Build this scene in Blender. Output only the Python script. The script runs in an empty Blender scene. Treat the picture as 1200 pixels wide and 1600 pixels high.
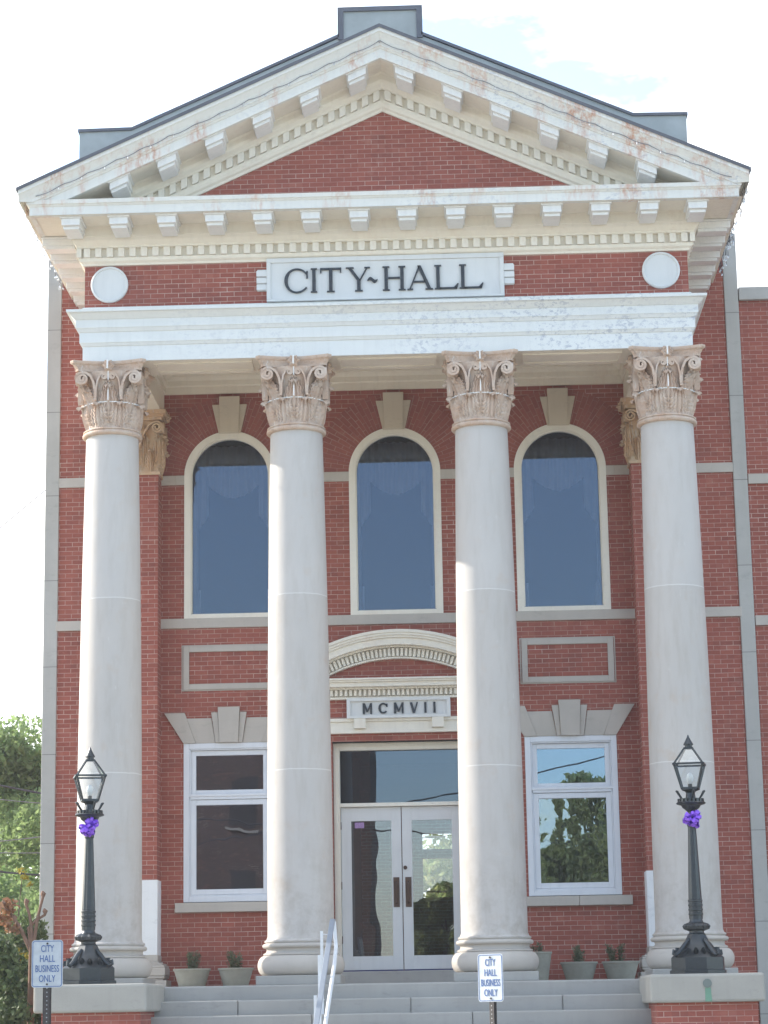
import bpy, bmesh, math, random
import numpy as np
from math import sin, cos, pi, radians as R, sqrt, atan2
from mathutils import Vector, Matrix
random.seed(7); rng=np.random.default_rng(5)
sc=bpy.context.scene
col=sc.collection
# ------------------------------------------------------------------ camera
F_PX,CX,CY,CZ,YAW,PITCH,ROLL=3600.992,0.9334,-36.8735,-0.0857,-0.0303,0.2114,0.0171
cd=bpy.data.cameras.new('camera'); cam=bpy.data.objects.new('camera',cd); col.objects.link(cam)
cd.sensor_fit='HORIZONTAL'; cd.sensor_width=36; cd.lens=F_PX/1200*36; cd.clip_start=.1; cd.clip_end=5000
fw=Vector((sin(YAW)*cos(PITCH),cos(YAW)*cos(PITCH),sin(PITCH)))
rt=Vector((cos(YAW),-sin(YAW),0)); up=rt.cross(fw)
c_,s_=cos(ROLL),sin(ROLL)
RX=rt*c_-up*s_; UX=up*c_+rt*s_
m=Matrix(((RX.x,UX.x,-fw.x,CX),(RX.y,UX.y,-fw.y,CY),(RX.z,UX.z,-fw.z,CZ),(0,0,0,1)))
cam.matrix_world=m; sc.camera=cam
# ------------------------------------------------------------------ light
SUN_EL=R(28); SUN_AZ=R(-70)          # azimuth from +Y towards +X
sdir=Vector((sin(SUN_AZ)*cos(SUN_EL),cos(SUN_AZ)*cos(SUN_EL),sin(SUN_EL)))
w=bpy.data.worlds.new('World'); sc.world=w; w.use_nodes=True
nt=w.node_tree; N=nt.nodes; L=nt.links; N.clear()
sky=N.new('ShaderNodeTexSky'); sky.sky_type='NISHITA'; sky.sun_disc=False
sky.sun_elevation=SUN_EL; sky.sun_rotation=SUN_AZ; sky.air_density=1.0; sky.dust_density=0.7; sky.ozone_density=1.0
tc=N.new('ShaderNodeTexCoord'); mp=N.new('ShaderNodeMapping'); mp.inputs['Scale'].default_value=(1,1,2.6)
L.new(tc.outputs['Generated'],mp.inputs['Vector'])
nz=N.new('ShaderNodeTexNoise'); nz.inputs['Scale'].default_value=5.5; nz.inputs['Detail'].default_value=9; nz.inputs['Roughness'].default_value=.62
L.new(mp.outputs[0],nz.inputs['Vector'])
sep=N.new('ShaderNodeSeparateXYZ'); L.new(tc.outputs['Generated'],sep.inputs[0])
def wm(op,a,b):
    n=N.new('ShaderNodeMath'); n.operation=op
    for i,v in enumerate((a,b)):
        if isinstance(v,(int,float)): n.inputs[i].default_value=v
        elif v is not None: L.new(v,n.inputs[i])
    return n.outputs[0]
bank=wm('MULTIPLY',sep.outputs['Y'],.36)                     # a bank of cloud behind the building
over=N.new('ShaderNodeMapRange'); over.inputs['From Min'].default_value=.55; over.inputs['From Max'].default_value=.85; over.inputs['To Max'].default_value=.36; L.new(sep.outputs['Z'],over.inputs['Value'])
bank=wm('MAXIMUM',bank,over.outputs[0])                      # and unseen cloud added overhead to whiten the facade light
cover=wm('ADD',nz.outputs['Fac'],bank)
cr=N.new('ShaderNodeValToRGB'); cr.color_ramp.elements[0].position=.72; cr.color_ramp.elements[1].position=.93
L.new(cover,cr.inputs[0])
thin=wm('MAXIMUM',cr.outputs[0],.08)  # floor of thin cloud added all over to make the light less blue
mx=N.new('ShaderNodeMixRGB'); L.new(thin,mx.inputs['Fac']); L.new(sky.outputs[0],mx.inputs['Color1'])
mx.inputs['Color2'].default_value=(6.6,6.5,6.3,1)
bg=N.new('ShaderNodeBackground'); bg.inputs['Strength'].default_value=.11
out=N.new('ShaderNodeOutputWorld'); L.new(mx.outputs[0],bg.inputs['Color']); L.new(bg.outputs[0],out.inputs[0])
sl=bpy.data.lights.new('sun','SUN'); sl.energy=2.0; sl.angle=R(.6); sl.color=(1,.93,.82)
so=bpy.data.objects.new('sun',sl); col.objects.link(so); so.rotation_euler=sdir.to_track_quat('Z','Y').to_euler()
sc.view_settings.view_transform='Standard'; sc.view_settings.look='None'; sc.view_settings.gamma=1
sc.view_settings.exposure=1.95
try: sc.view_settings.use_curve_mapping=False
except Exception: pass
sc.cycles.max_bounces=7; sc.cycles.transparent_max_bounces=12
# ------------------------------------------------------------------ materials
MATS={}
class NB:
    def __init__(s,name):
        s.m=bpy.data.materials.new(name); s.m.use_nodes=True; s.t=s.m.node_tree; s.t.nodes.clear()
        s.out=s.n('ShaderNodeOutputMaterial'); s.p=s.n('ShaderNodeBsdfPrincipled'); s.l(s.p.outputs[0],s.out.inputs[0])
        s.tc=s.n('ShaderNodeTexCoord'); MATS[name]=s.m
    def n(s,k): return s.t.nodes.new(k)
    def l(s,a,b): s.t.links.new(a,b)
    def set(s,**k):
        for a,v in k.items():
            i=s.p.inputs[a.replace('_',' ')]
            if hasattr(v,'is_output'): s.l(v,i)
            else: i.default_value=v
    def math(s,op,a,b=0,c=None,clamp=False):
        n=s.n('ShaderNodeMath'); n.operation=op; n.use_clamp=clamp
        for i,v in enumerate((a,b,c)):
            if v is None: continue
            if isinstance(v,(int,float)): n.inputs[i].default_value=v
            else: s.l(v,n.inputs[i])
        return n.outputs[0]
    def noise(s,scale,detail=4,rough=.6,vec=None,vs=(1,1,1)):
        mp=s.n('ShaderNodeMapping'); mp.inputs['Scale'].default_value=vs; s.l(vec or s.tc.outputs['Object'],mp.inputs[0])
        n=s.n('ShaderNodeTexNoise'); n.inputs['Scale'].default_value=scale; n.inputs['Detail'].default_value=detail; n.inputs['Roughness'].default_value=rough
        s.l(mp.outputs[0],n.inputs['Vector']); return n.outputs['Fac']
    def ramp(s,f,a,b):
        n=s.n('ShaderNodeMapRange'); n.inputs['From Min'].default_value=a; n.inputs['From Max'].default_value=b; s.l(f,n.inputs['Value']); return n.outputs[0]
    def mix(s,f,a,b,mode='MIX'):
        n=s.n('ShaderNodeMixRGB'); n.blend_type=mode
        for i,v in ((0,f),(1,a),(2,b)):
            if isinstance(v,(int,float)): n.inputs[i].default_value=v
            elif isinstance(v,tuple): n.inputs[i].default_value=(*v[:3],1)
            else: s.l(v,n.inputs[i])
        return n.outputs[0]
    def bump(s,h,st=.3,d=.01):
        n=s.n('ShaderNodeBump'); n.inputs['Strength'].default_value=st; n.inputs['Distance'].default_value=d; s.l(h,n.inputs['Height']); s.l(n.outputs[0],s.p.inputs['Normal'])
def plain(name,c,rough=.6,metal=0,var=.12,scale=6,bump=0,spec=.4):
    b=NB(name); f=b.noise(scale,5); d=tuple(x*(1-var*1.6) for x in c); h=tuple(min(1,x*(1+var)) for x in c)
    b.set(Base_Color=b.mix(f,d,h),Roughness=rough,Metallic=metal); b.p.inputs['Specular IOR Level'].default_value=spec
    if bump: b.bump(b.noise(scale*6,4),bump)
    return b.m
def brick(name,c1,c2,mortar,uv=False,mfade=(.35,.75)):
    b=NB(name)
    if uv: vec=b.tc.outputs['UV']
    else:
        s=b.n('ShaderNodeSeparateXYZ'); b.l(b.tc.outputs['Object'],s.inputs[0])
        cb=b.n('ShaderNodeCombineXYZ'); b.l(b.math('ADD',s.outputs[0],s.outputs[1]),cb.inputs[0]); b.l(s.outputs[2],cb.inputs[1])
        vec=cb.outputs[0]
    # slight wobble so courses are not ruler straight
    nn=b.n('ShaderNodeTexNoise'); nn.inputs['Scale'].default_value=1.3; nn.inputs['Detail'].default_value=3; b.l(vec,nn.inputs['Vector'])
    ad=b.n('ShaderNodeVectorMath'); ad.operation='MULTIPLY_ADD'; b.l(nn.outputs['Color'],ad.inputs[0]); ad.inputs[1].default_value=(.014,.014,0); b.l(vec,ad.inputs[2])
    t=b.n('ShaderNodeTexBrick'); b.l(ad.outputs[0],t.inputs['Vector']); t.inputs['Scale'].default_value=1
    t.inputs['Brick Width'].default_value=.212; t.inputs['Row Height'].default_value=.0745; t.inputs['Mortar Size'].default_value=.005
    t.inputs['Mortar Smooth'].default_value=.25; t.inputs['Bias'].default_value=-.1; t.offset=.5
    t.inputs['Color1'].default_value=(*c1,1); t.inputs['Color2'].default_value=(*c2,1); t.inputs['Mortar'].default_value=(*c1,1)
    big=b.noise(.9,5,.65,vec=vec); fine=b.noise(26,3,.7,vec=vec,vs=(.5,1,1)); mid=b.noise(3.2,4,.6,vec=vec,vs=(.35,1.8,1))
    base=b.mix(b.math('MULTIPLY',b.ramp(big,.35,.7),.4),t.outputs['Color'],tuple(x*.72 for x in c1))
    soot=b.noise(1.1,6,.7,vec=vec,vs=(2.2,.35,1)); base=b.mix(b.math('MULTIPLY',b.ramp(soot,.52,.78),.34),base,(.13,.055,.05))
    base=b.mix(b.math('MULTIPLY',b.ramp(b.noise(2.1,5,.7,vec=vec),.60,.74),.30),base,(.50,.30,.25))
    base=b.mix(b.math('MULTIPLY',b.ramp(fine,.45,.8),.3),base,tuple(min(1,x*1.35) for x in c2))
    if not uv:
        v_=b.n('ShaderNodeSeparateXYZ'); b.l(ad.outputs[0],v_.inputs[0]); row=b.math('FLOOR',b.math('DIVIDE',v_.outputs[1],.0745))
        par=b.math('FLOORED_MODULO',row,2); cl=b.math('FLOOR',b.math('ADD',b.math('DIVIDE',v_.outputs[0],.212),b.math('MULTIPLY',par,.5)))
        c2_=b.n('ShaderNodeCombineXYZ'); b.l(cl,c2_.inputs[0]); b.l(row,c2_.inputs[1]); wn_=b.n('ShaderNodeTexWhiteNoise'); wn_.noise_dimensions='2D'; b.l(c2_.outputs[0],wn_.inputs['Vector'])
        base=b.mix(b.math('MULTIPLY',b.ramp(wn_.outputs['Value'],.90,.95),.22),base,(.12,.05,.045))
        base=b.mix(b.math('MULTIPLY',b.ramp(wn_.outputs['Value'],.08,.04),.18),base,(.46,.20,.15))
    mortar=b.mix(b.ramp(b.noise(.75,4,.6,vec=vec),.58,.66),mortar,(.78,.68,.60))
    mf=b.math('MULTIPLY',t.outputs['Fac'],b.math('ADD',b.math('MULTIPLY',b.ramp(mid,*mfade),.75),.25,clamp=True))
    b.set(Base_Color=b.mix(mf,base,mortar),Roughness=.85)
    b.bump(b.math('SUBTRACT',b.math('MULTIPLY',fine,.25),t.outputs['Fac']),.5,.006)
    return b.m
brick('brick',(.275,.076,.055),(.35,.102,.073),(.56,.42,.36))
brick('brick_arch',(.26,.078,.062),(.33,.105,.08),(.46,.30,.26),uv=True)
brick('brick_far',(.075,.05,.045),(.11,.07,.06),(.13,.11,.10))
def paint(name,c,peel=.5,rust=.0,under=(.30,.33,.42)):
    b=NB(name); o=b.tc.outputs['Object']
    f=b.noise(2.2,6,.6); base=b.mix(f,tuple(x*.90 for x in c),tuple(min(1,x*1.05) for x in c))
    streak=b.noise(5,4,.6,vs=(2.2,2.2,.25)); base=b.mix(b.math('MULTIPLY',b.ramp(streak,.5,.85),.35),base,tuple(x*.72 for x in c))
    sp=b.n('ShaderNodeSeparateXYZ'); b.l(o,sp.inputs[0])
    region=b.math('MULTIPLY',b.ramp(b.noise(1.1,4,.6),.40,.60),b.ramp(sp.outputs[0],-5,3.0)); chips=b.ramp(b.noise(15,8,.78,vs=(.75,1,1.1)),.52,.575)
    base=b.mix(b.math('MULTIPLY',b.math('MULTIPLY',region,chips),peel),base,under)
    if rust:
        rr=b.math('MULTIPLY',b.ramp(b.noise(1.7,4,.6,vs=(1,1,.2)),.50,.64),b.ramp(b.noise(16,5,.7,vs=(1,1,.35)),.40,.62))
        base=b.mix(b.math('MULTIPLY',rr,rust),base,(.50,.20,.09))
    b.set(Base_Color=base,Roughness=.62); b.bump(b.noise(24,5),.12,.006)
    return b.m
paint('white_paint',(.73,.75,.74),.65); paint('white_paint_rust',(.74,.735,.69),.45,.75); paint('clean_white',(.70,.715,.715),.0); paint('bracket_white',(.80,.80,.78),.15)
paint('bounce_cream',(.80,.745,.635),.15,.10,(.45,.36,.27)); paint('pale_trim',(.80,.76,.67),.12,.1)  # soffit cream: warm bounce light put into the colour of white paint
paint('window_white',(.70,.73,.78),.0); paint('door_white',(.66,.665,.67),.0)
def stone(name,c,joint=None,phase=0,jc=None,var=.14,light=False,mot=1.5):
    b=NB(name); f=b.noise(mot,6,.62); g=b.noise(30,3,.6); st=b.noise(3,5,.6,vs=(3,3,.22))
    base=b.mix(f,tuple(x*(1-var) for x in c),tuple(min(1,x*(1+var*.7)) for x in c))
    base=b.mix(b.math('MULTIPLY',b.ramp(st,.5,.8),.30),base,tuple(x*.72 for x in c))
    base=b.mix(b.math('MULTIPLY',g,.18),base,tuple(x*.8 for x in c))
    base=b.mix(b.math('MULTIPLY',b.ramp(b.noise(5.5,7,.75,vs=(.6,1,1.6)),.56,.72),.38),base,tuple(x*.5 for x in c))
    if joint:
        s=b.n('ShaderNodeSeparateXYZ'); b.l(b.tc.outputs['Object'],s.inputs[0])
        z=b.math('DIVIDE',b.math('ADD',s.outputs[2],phase),joint); fr=b.math('FRACT',z); fl=b.math('FLOOR',z)
        wn=b.n('ShaderNodeTexWhiteNoise'); wn.noise_dimensions='1D'; b.l(fl,wn.inputs['W'])
        base=b.mix(b.math('MULTIPLY',wn.outputs['Value'],.16),base,tuple(x*.7 for x in c))
        base=b.mix(b.math('LESS_THAN',fr,.012/joint),base,jc or tuple(x*.45 for x in c))
    b.set(Base_Color=base,Roughness=.8); b.bump(g,.15,.004)
    return b.m
stone('limestone',(.49,.45,.405),var=.2); stone('limestone_warm',(.60,.53,.42),var=.12); stone('limestone_step',(.36,.35,.33),var=.26,mot=.9); stone('corner_stone',(.45,.44,.415),1.42,.3,var=.22)
stone('concrete',(.36,.35,.32),var=.25); stone('marble',(.78,.79,.80),var=.05); stone('pot_concrete',(.34,.335,.285),var=.35,mot=5)
stone('pier_cap',(.37,.355,.32),var=.25)
def shaftmat():
    b=NB('shaft_stone'); c=(.485,.455,.425); s=b.n('ShaderNodeSeparateXYZ'); b.l(b.tc.outputs['Object'],s.inputs[0]); z=s.outputs[2]
    oi=b.n('ShaderNodeObjectInfo'); rnd=b.math('MULTIPLY',oi.outputs['Random'],37)
    cb=b.n('ShaderNodeCombineXYZ'); b.l(s.outputs[0],cb.inputs[0]); b.l(s.outputs[1],cb.inputs[1]); b.l(b.math('ADD',z,rnd),cb.inputs[2])
    f=b.noise(1.2,6,.6,vec=cb.outputs[0]); g=b.noise(6,6,.6,vec=cb.outputs[0],vs=(1.6,1.6,.3)); k=b.noise(38,2,.5,vec=cb.outputs[0])
    base=b.mix(f,tuple(x*.90 for x in c),tuple(x*1.08 for x in c)); base=b.mix(b.math('MULTIPLY',b.ramp(g,.48,.78),.42),base,(.36,.32,.27))
    base=b.mix(b.math('MULTIPLY',b.ramp(b.noise(2.6,5,.65,vec=cb.outputs[0]),.58,.72),.38),base,(.46,.35,.26))
    grime=b.math('MULTIPLY',b.ramp(z,2.6,.9),b.ramp(b.noise(4.5,6,.7,vec=cb.outputs[0]),.44,.66)); base=b.mix(b.math('MULTIPLY',grime,.5,clamp=True),base,(.27,.22,.17))
    base=b.mix(b.math('MULTIPLY',b.ramp(b.noise(9,7,.75,vec=cb.outputs[0],vs=(1,1,.6)),.62,.68),.35),base,(.62,.61,.59))
    base=b.mix(b.math('MULTIPLY',b.ramp(k,.72,.76),.3),base,(.3,.28,.26))
    wob=b.math('MULTIPLY',b.noise(7,3,.6,vec=cb.outputs[0]),.02)
    zz=b.math('ADD',z,wob)
    for jz in (3.31,5.90):
        d=b.math('ABSOLUTE',b.math('SUBTRACT',zz,jz+.01)); base=b.mix(b.math('MULTIPLY',b.math('LESS_THAN',d,.008),.6),base,(.66,.65,.62))
    lo=b.math('LESS_THAN',zz,3.31); hi=b.math('GREATER_THAN',zz,5.90)
    base=b.mix(b.math('MULTIPLY',lo,.14),base,(.45,.43,.42)); base=b.mix(b.math('MULTIPLY',hi,.2),base,(.62,.61,.60))
    b.set(Base_Color=base,Roughness=.7); b.bump(k,.06,.003)
shaftmat()
def terracotta(name,c1,c2):
    b=NB(name); f=b.ramp(b.noise(4.5,6,.65),.35,.65); base=b.mix(f,c1,c2)
    base=b.mix(b.math('MULTIPLY',b.ramp(b.noise(11,6,.7),.53,.66),.42),base,(.22,.155,.12))
    base=b.mix(b.math('MULTIPLY',b.ramp(b.noise(8,5,.6,vs=(3,3,.4)),.58,.72),.55),base,(.66,.66,.66))
    b.set(Base_Color=base,Roughness=.85); b.bump(b.noise(34,5,.7),.55,.012)
terracotta('terracotta',(.52,.365,.27),(.58,.48,.40)); terracotta('terracotta_warm',(.56,.36,.22),(.56,.43,.30))
plain('mortar_white',(.85,.84,.82),.8,var=.05)
plain('metal_cladding',(.37,.41,.42),.5,.0,.25,2.5); plain('metal_dark',(.12,.13,.16),.5,0,.2,4); plain('roof_metal',(.16,.17,.17),.5,0,.2,2)
plain('letter_black',(.035,.045,.06),.5,0,.7,30); plain('lamp_iron',(.028,.036,.042),.38,.2,.3,20,spec=.6)
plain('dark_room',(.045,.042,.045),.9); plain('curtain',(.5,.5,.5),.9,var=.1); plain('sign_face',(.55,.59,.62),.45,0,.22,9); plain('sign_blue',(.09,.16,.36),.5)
plain('sign_back',(.35,.36,.37),.4,.6); plain('post_steel',(.10,.09,.085),.6,.5,.3,25); plain('hole_dark',(.012,.012,.015),.7)
plain('rail_paint',(.33,.37,.43),.35,.3,.1); plain('rail_white',(.74,.76,.78),.4,0,.1); plain('ribbon',(.26,.09,.75),.3,0,.2,20,spec=.7)
plain('bronze',(.10,.06,.045),.4,.5,.3); plain('soil',(.05,.035,.025),.95); plain('bark',(.12,.09,.07),.9,0,.35,8,bump=.5); plain('myrtle_bark',(.22,.125,.085),.8,0,.3,14)
plain('asphalt',(.22,.21,.195),.9,0,.2,3,.3); plain('sidewalk_mat',(.52,.49,.44),.85,0,.15,2); plain('dirt',(.27,.24,.17),.95,0,.3,3); plain('lane_white',(.6,.6,.58),.8)
plain('wire',(.05,.05,.06),.6); plain('wire_grey',(.22,.23,.25),.6); plain('stain_green',(.16,.30,.22),.8); plain('plug',(.17,.20,.19),.6,.3)
plain('foundation',(.3,.29,.27),.9); plain('sticker',(.40,.25,.50),.6,0,.7,60); plain('weather_strip',(.03,.03,.13),.6)
plain('dark_joint',(.04,.035,.035),.9)
def glassy(name,refl,tint,wav=0,rough=.0,waves=1.3,gc=(.93,.96,1)):
    b=NB(name); t=b.t; t.nodes.remove(b.p)
    tr=b.n('ShaderNodeBsdfTransparent'); tr.inputs[0].default_value=(*tint,1); g=b.n('ShaderNodeBsdfGlossy'); g.inputs['Roughness'].default_value=rough
    g.inputs['Color'].default_value=(*gc,1)
    lw=b.n('ShaderNodeLayerWeight'); lw.inputs['Blend'].default_value=.35
    f=b.math('ADD',b.math('MULTIPLY',lw.outputs['Facing'],.5),refl,clamp=True)
    mxx=b.n('ShaderNodeMixShader'); b.l(f,mxx.inputs[0]); b.l(tr.outputs[0],mxx.inputs[1]); b.l(g.outputs[0],mxx.inputs[2]); b.l(mxx.outputs[0],b.out.inputs[0])
    if wav:
        bp=b.n('ShaderNodeBump'); bp.inputs['Strength'].default_value=wav; bp.inputs['Distance'].default_value=.05; b.l(b.noise(waves,2,.4,vs=(1,1,.8)),bp.inputs['Height']); b.l(bp.outputs[0],g.inputs['Normal'])
glassy('glass_upper',.105,(.66,.68,.72),gc=(.43,.54,.71)); glassy('glass_lower',.20,(.5,.5,.54),.035,gc=(.8,.85,1)); glassy('glass_right',.27,(.5,.5,.54),.10,waves=3.0,gc=(.58,.72,.86)); glassy('glass_right_top',.25,(.5,.5,.54),.01,gc=(.50,.70,.92)); glassy('glass_transom',.13,(.3,.3,.32),.015,gc=(.55,.70,.92)); glassy('glass_door',.12,(.75,.77,.8),.03,gc=(.8,.85,.95)); glassy('glass_lamp',.05,(.93,.95,.95))
glassy('bulb_glass',.3,(.9,.9,.9))
def leafmat(name,c1,c2,trans=.35):
    b=NB(name); g=b.n('ShaderNodeNewGeometry'); base=b.mix(g.outputs['Random Per Island'],c1,c2)
    base=b.mix(b.ramp(b.noise(.9,3),.4,.65),base,tuple((x+y)*.42 for x,y in zip(c1,c2)))
    b.set(Base_Color=base,Roughness=.55)
    ts=b.n('ShaderNodeBsdfTranslucent'); b.l(base,ts.inputs[0]); mxx=b.n('ShaderNodeMixShader'); mxx.inputs[0].default_value=trans
    b.l(b.p.outputs[0],mxx.inputs[1]); b.l(ts.outputs[0],mxx.inputs[2]); b.l(mxx.outputs[0],b.out.inputs[0])
leafmat('leaf_green',(.20,.31,.12),(.34,.44,.19),.6); leafmat('leaf_street',(.26,.36,.13),(.46,.44,.20),.6); leafmat('leaf_dark',(.05,.08,.035),(.15,.20,.08),.4); leafmat('leaf_yellow',(.30,.26,.03),(.42,.34,.06)); leafmat('leaf_pot',(.10,.14,.09),(.22,.24,.14),.35)
leafmat('leaf_red',(.26,.12,.06),(.38,.22,.12),.4)
M=MATS
# ------------------------------------------------------------------ mesh helpers
class MB:
    def __init__(s): s.v=[]; s.f=[]; s.uv=None; s.mi=[]; s.cm=0
    def add(s,vs,fs):
        o=len(s.v); s.v+= [tuple(p) for p in vs]; s.f+=[tuple(i+o for i in f) for f in fs]; s.mi+=[s.cm]*len(fs); return s
    def box(s,x0,x1,y0,y1,z0,z1):
        return s.add([(x0,y0,z0),(x1,y0,z0),(x1,y1,z0),(x0,y1,z0),(x0,y0,z1),(x1,y0,z1),(x1,y1,z1),(x0,y1,z1)],
          [(0,3,2,1),(4,5,6,7),(0,1,5,4),(1,2,6,5),(2,3,7,6),(3,0,4,7)])
    def prism(s,poly,y0,y1):        # poly in (x,z), counter-clockwise seen from -Y
        n=len(poly)
        vs=[(x,y0,z) for x,z in poly]+[(x,y1,z) for x,z in poly]
        return s.add(vs,[tuple(range(n)),tuple(range(2*n-1,n-1,-1))]+[(i,i+n,(i+1)%n+n,(i+1)%n) for i in range(n)])
    def bar(s,a,b,wd,h=None,upv=(0,0,1)):
        h=h or wd; a=Vector(a); b=Vector(b); d=(b-a).normalized(); u=Vector(upv)
        if abs(d.dot(u))>.97: u=Vector((0,1,0))
        r=d.cross(u).normalized(); u=r.cross(d)
        vs=[p+r*i*wd/2+u*j*h/2 for p in (a,b) for i,j in ((-1,-1),(1,-1),(1,1),(-1,1))]
        return s.add(vs,[(3,2,1,0),(4,5,6,7),(0,1,5,4),(1,2,6,5),(2,3,7,6),(3,0,4,7)])
    def tube(s,pts,rad,n=8,cap=True):
        pts=[Vector(p) for p in pts]; rs=rad if isinstance(rad,(list,tuple)) else [rad]*len(pts); o=[]; pr=None
        for i,p in enumerate(pts):
            d=(pts[min(i+1,len(pts)-1)]-pts[max(i-1,0)]).normalized()
            if pr is None:
                pr=d.cross(Vector((0,0,1))); 
                if pr.length<.05: pr=d.cross(Vector((0,1,0)))
            pr=(pr-d*pr.dot(d)).normalized(); q=d.cross(pr)
            o+=[p+pr*cos(2*pi*k/n)*rs[i]+q*sin(2*pi*k/n)*rs[i] for k in range(n)]
        fs=[(i*n+k,i*n+(k+1)%n,(i+1)*n+(k+1)%n,(i+1)*n+k) for i in range(len(pts)-1) for k in range(n)]
        if cap: fs+=[tuple(range(n-1,-1,-1)),tuple((len(pts)-1)*n+k for k in range(n))]
        return s.add(o,fs)
    def lathe(s,prof,n=48,cx=0,cy=0,flute=None,sq=None,rot=0):
        vs=[]
        for r,z in prof:
            for k in range(n):
                a=2*pi*k/n+rot; rr=r*(1+(flute[0]*cos(flute[1]*a) if flute else 0)); vs.append((cx+cos(a)*rr,cy+sin(a)*rr,z))
        m=len(prof); fs=[(i*n+k,i*n+(k+1)%n,(i+1)*n+(k+1)%n,(i+1)*n+k) for i in range(m-1) for k in range(n)]
        fs+=[tuple(range(n-1,-1,-1)),tuple((m-1)*n+k for k in range(n))]
        return s.add(vs,fs)
    def sweepU(s,prof,hw,yf,yb):    # prof (off,z) swept along left side, front, right side
        m=len(prof); vs=[]
        for off,z in prof: vs+=[(-hw-off,yb,z),(-hw-off,yf-off,z),(hw+off,yf-off,z),(hw+off,yb,z)]
        return s.add(vs,[(i*4+k,i*4+k+1,(i+1)*4+k+1,(i+1)*4+k) for i in range(m-1) for k in range(3)])
    def rake(s,prof,xe,slope,ends=True):   # prof (y, z at apex); plumb cut
        m=len(prof); vs=[]
        for x in (-xe,0,xe):
            vs+=[(x,y,z-slope*abs(x)) for y,z in prof]
        fs=[(b*m+i,(b+1)*m+i,(b+1)*m+i+1,b*m+i+1) for b in (0,1) for i in range(m-1)]
        if ends: fs+=[tuple(range(m)),tuple(2*m+i for i in reversed(range(m)))]
        return s.add(vs,fs)
    def xform(s,mat,start=0):
        s.v[start:]=[tuple(mat@Vector(p)) for p in s.v[start:]]; return s
    def build(s,name,mat,parent=None,smooth=None,loc=None,bevel=0,label=None):
        me=bpy.data.meshes.new(name); me.from_pydata(s.v,[],s.f)
        for mm in (mat if isinstance(mat,(list,tuple)) else [mat]): me.materials.append(M[mm])
        if any(s.mi): me.polygons.foreach_set('material_index',s.mi)
        if smooth:
            me.polygons.foreach_set('use_smooth',[True]*len(me.polygons)); me.set_sharp_from_angle(angle=R(smooth))
        me.update()
        if s.uv is not None:
            u=me.uv_layers.new(name='UVMap')
            for p in me.polygons:
                for li,vi in zip(p.loop_indices,p.vertices): u.data[li].uv=s.uv[vi]
        o=bpy.data.objects.new(name,me); col.objects.link(o)
        if parent is not None: o.parent=parent
        # vertices are in the frame of the thing's base (see world()); nested parents share the frame
        if loc is not None: o.location=loc
        if bevel:
            bv=o.modifiers.new('bevel','BEVEL'); bv.width=bevel; bv.segments=2; bv.limit_method='ANGLE'; bv.angle_limit=R(40)
        if label: o['label']=label
        return o
def empty(name,loc=(0,0,0),rz=0,label=None,cat=None,group=None,kind=None):
    o=bpy.data.objects.new(name,None); col.objects.link(o); o.location=loc; o.rotation_euler=(0,0,rz); o.empty_display_size=.3
    tag(o,label,cat,group,kind); return o
def tag(o,label=None,cat=None,group=None,kind=None):
    if label: o['label']=label
    if cat: o['category']=cat
    if group: o['group']=group
    if kind: o['kind']=kind
    return o
def cut_below(o,z):
    bm=bmesh.new(); bm.from_mesh(o.data); bmesh.ops.bisect_plane(bm,geom=bm.verts[:]+bm.edges[:]+bm.faces[:],plane_co=(0,0,z),plane_no=(0,0,-1),clear_outer=True); bm.to_mesh(o.data); bm.free()
def kids(o): return [c for c in col.objects if c.parent==o]
def copy_tree(o,parent=None):
    c=o.copy(); col.objects.link(c); c.parent=parent
    for ch in kids(o): copy_tree(ch,c)
    return c
GZ=-1.69      # street level; the camera's eye is 1.6 m above it
# =================================================================== SETTING
g=MB().box(-400,400,-400,400,GZ-1,GZ-.02).build('ground','dirt'); tag(g,kind='structure',label='bare earth and lawn ground around the buildings')
g=MB().box(-400,400,-14.6,-8.1,GZ-.5,GZ+.12).build('sidewalk','sidewalk_mat',bevel=.02); tag(g,kind='structure',label='concrete pavement in front of the steps')
g=MB().box(-400,400,-46,-14.6,GZ-.5,GZ-.012).build('road','asphalt'); tag(g,kind='structure',label='asphalt street')
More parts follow.
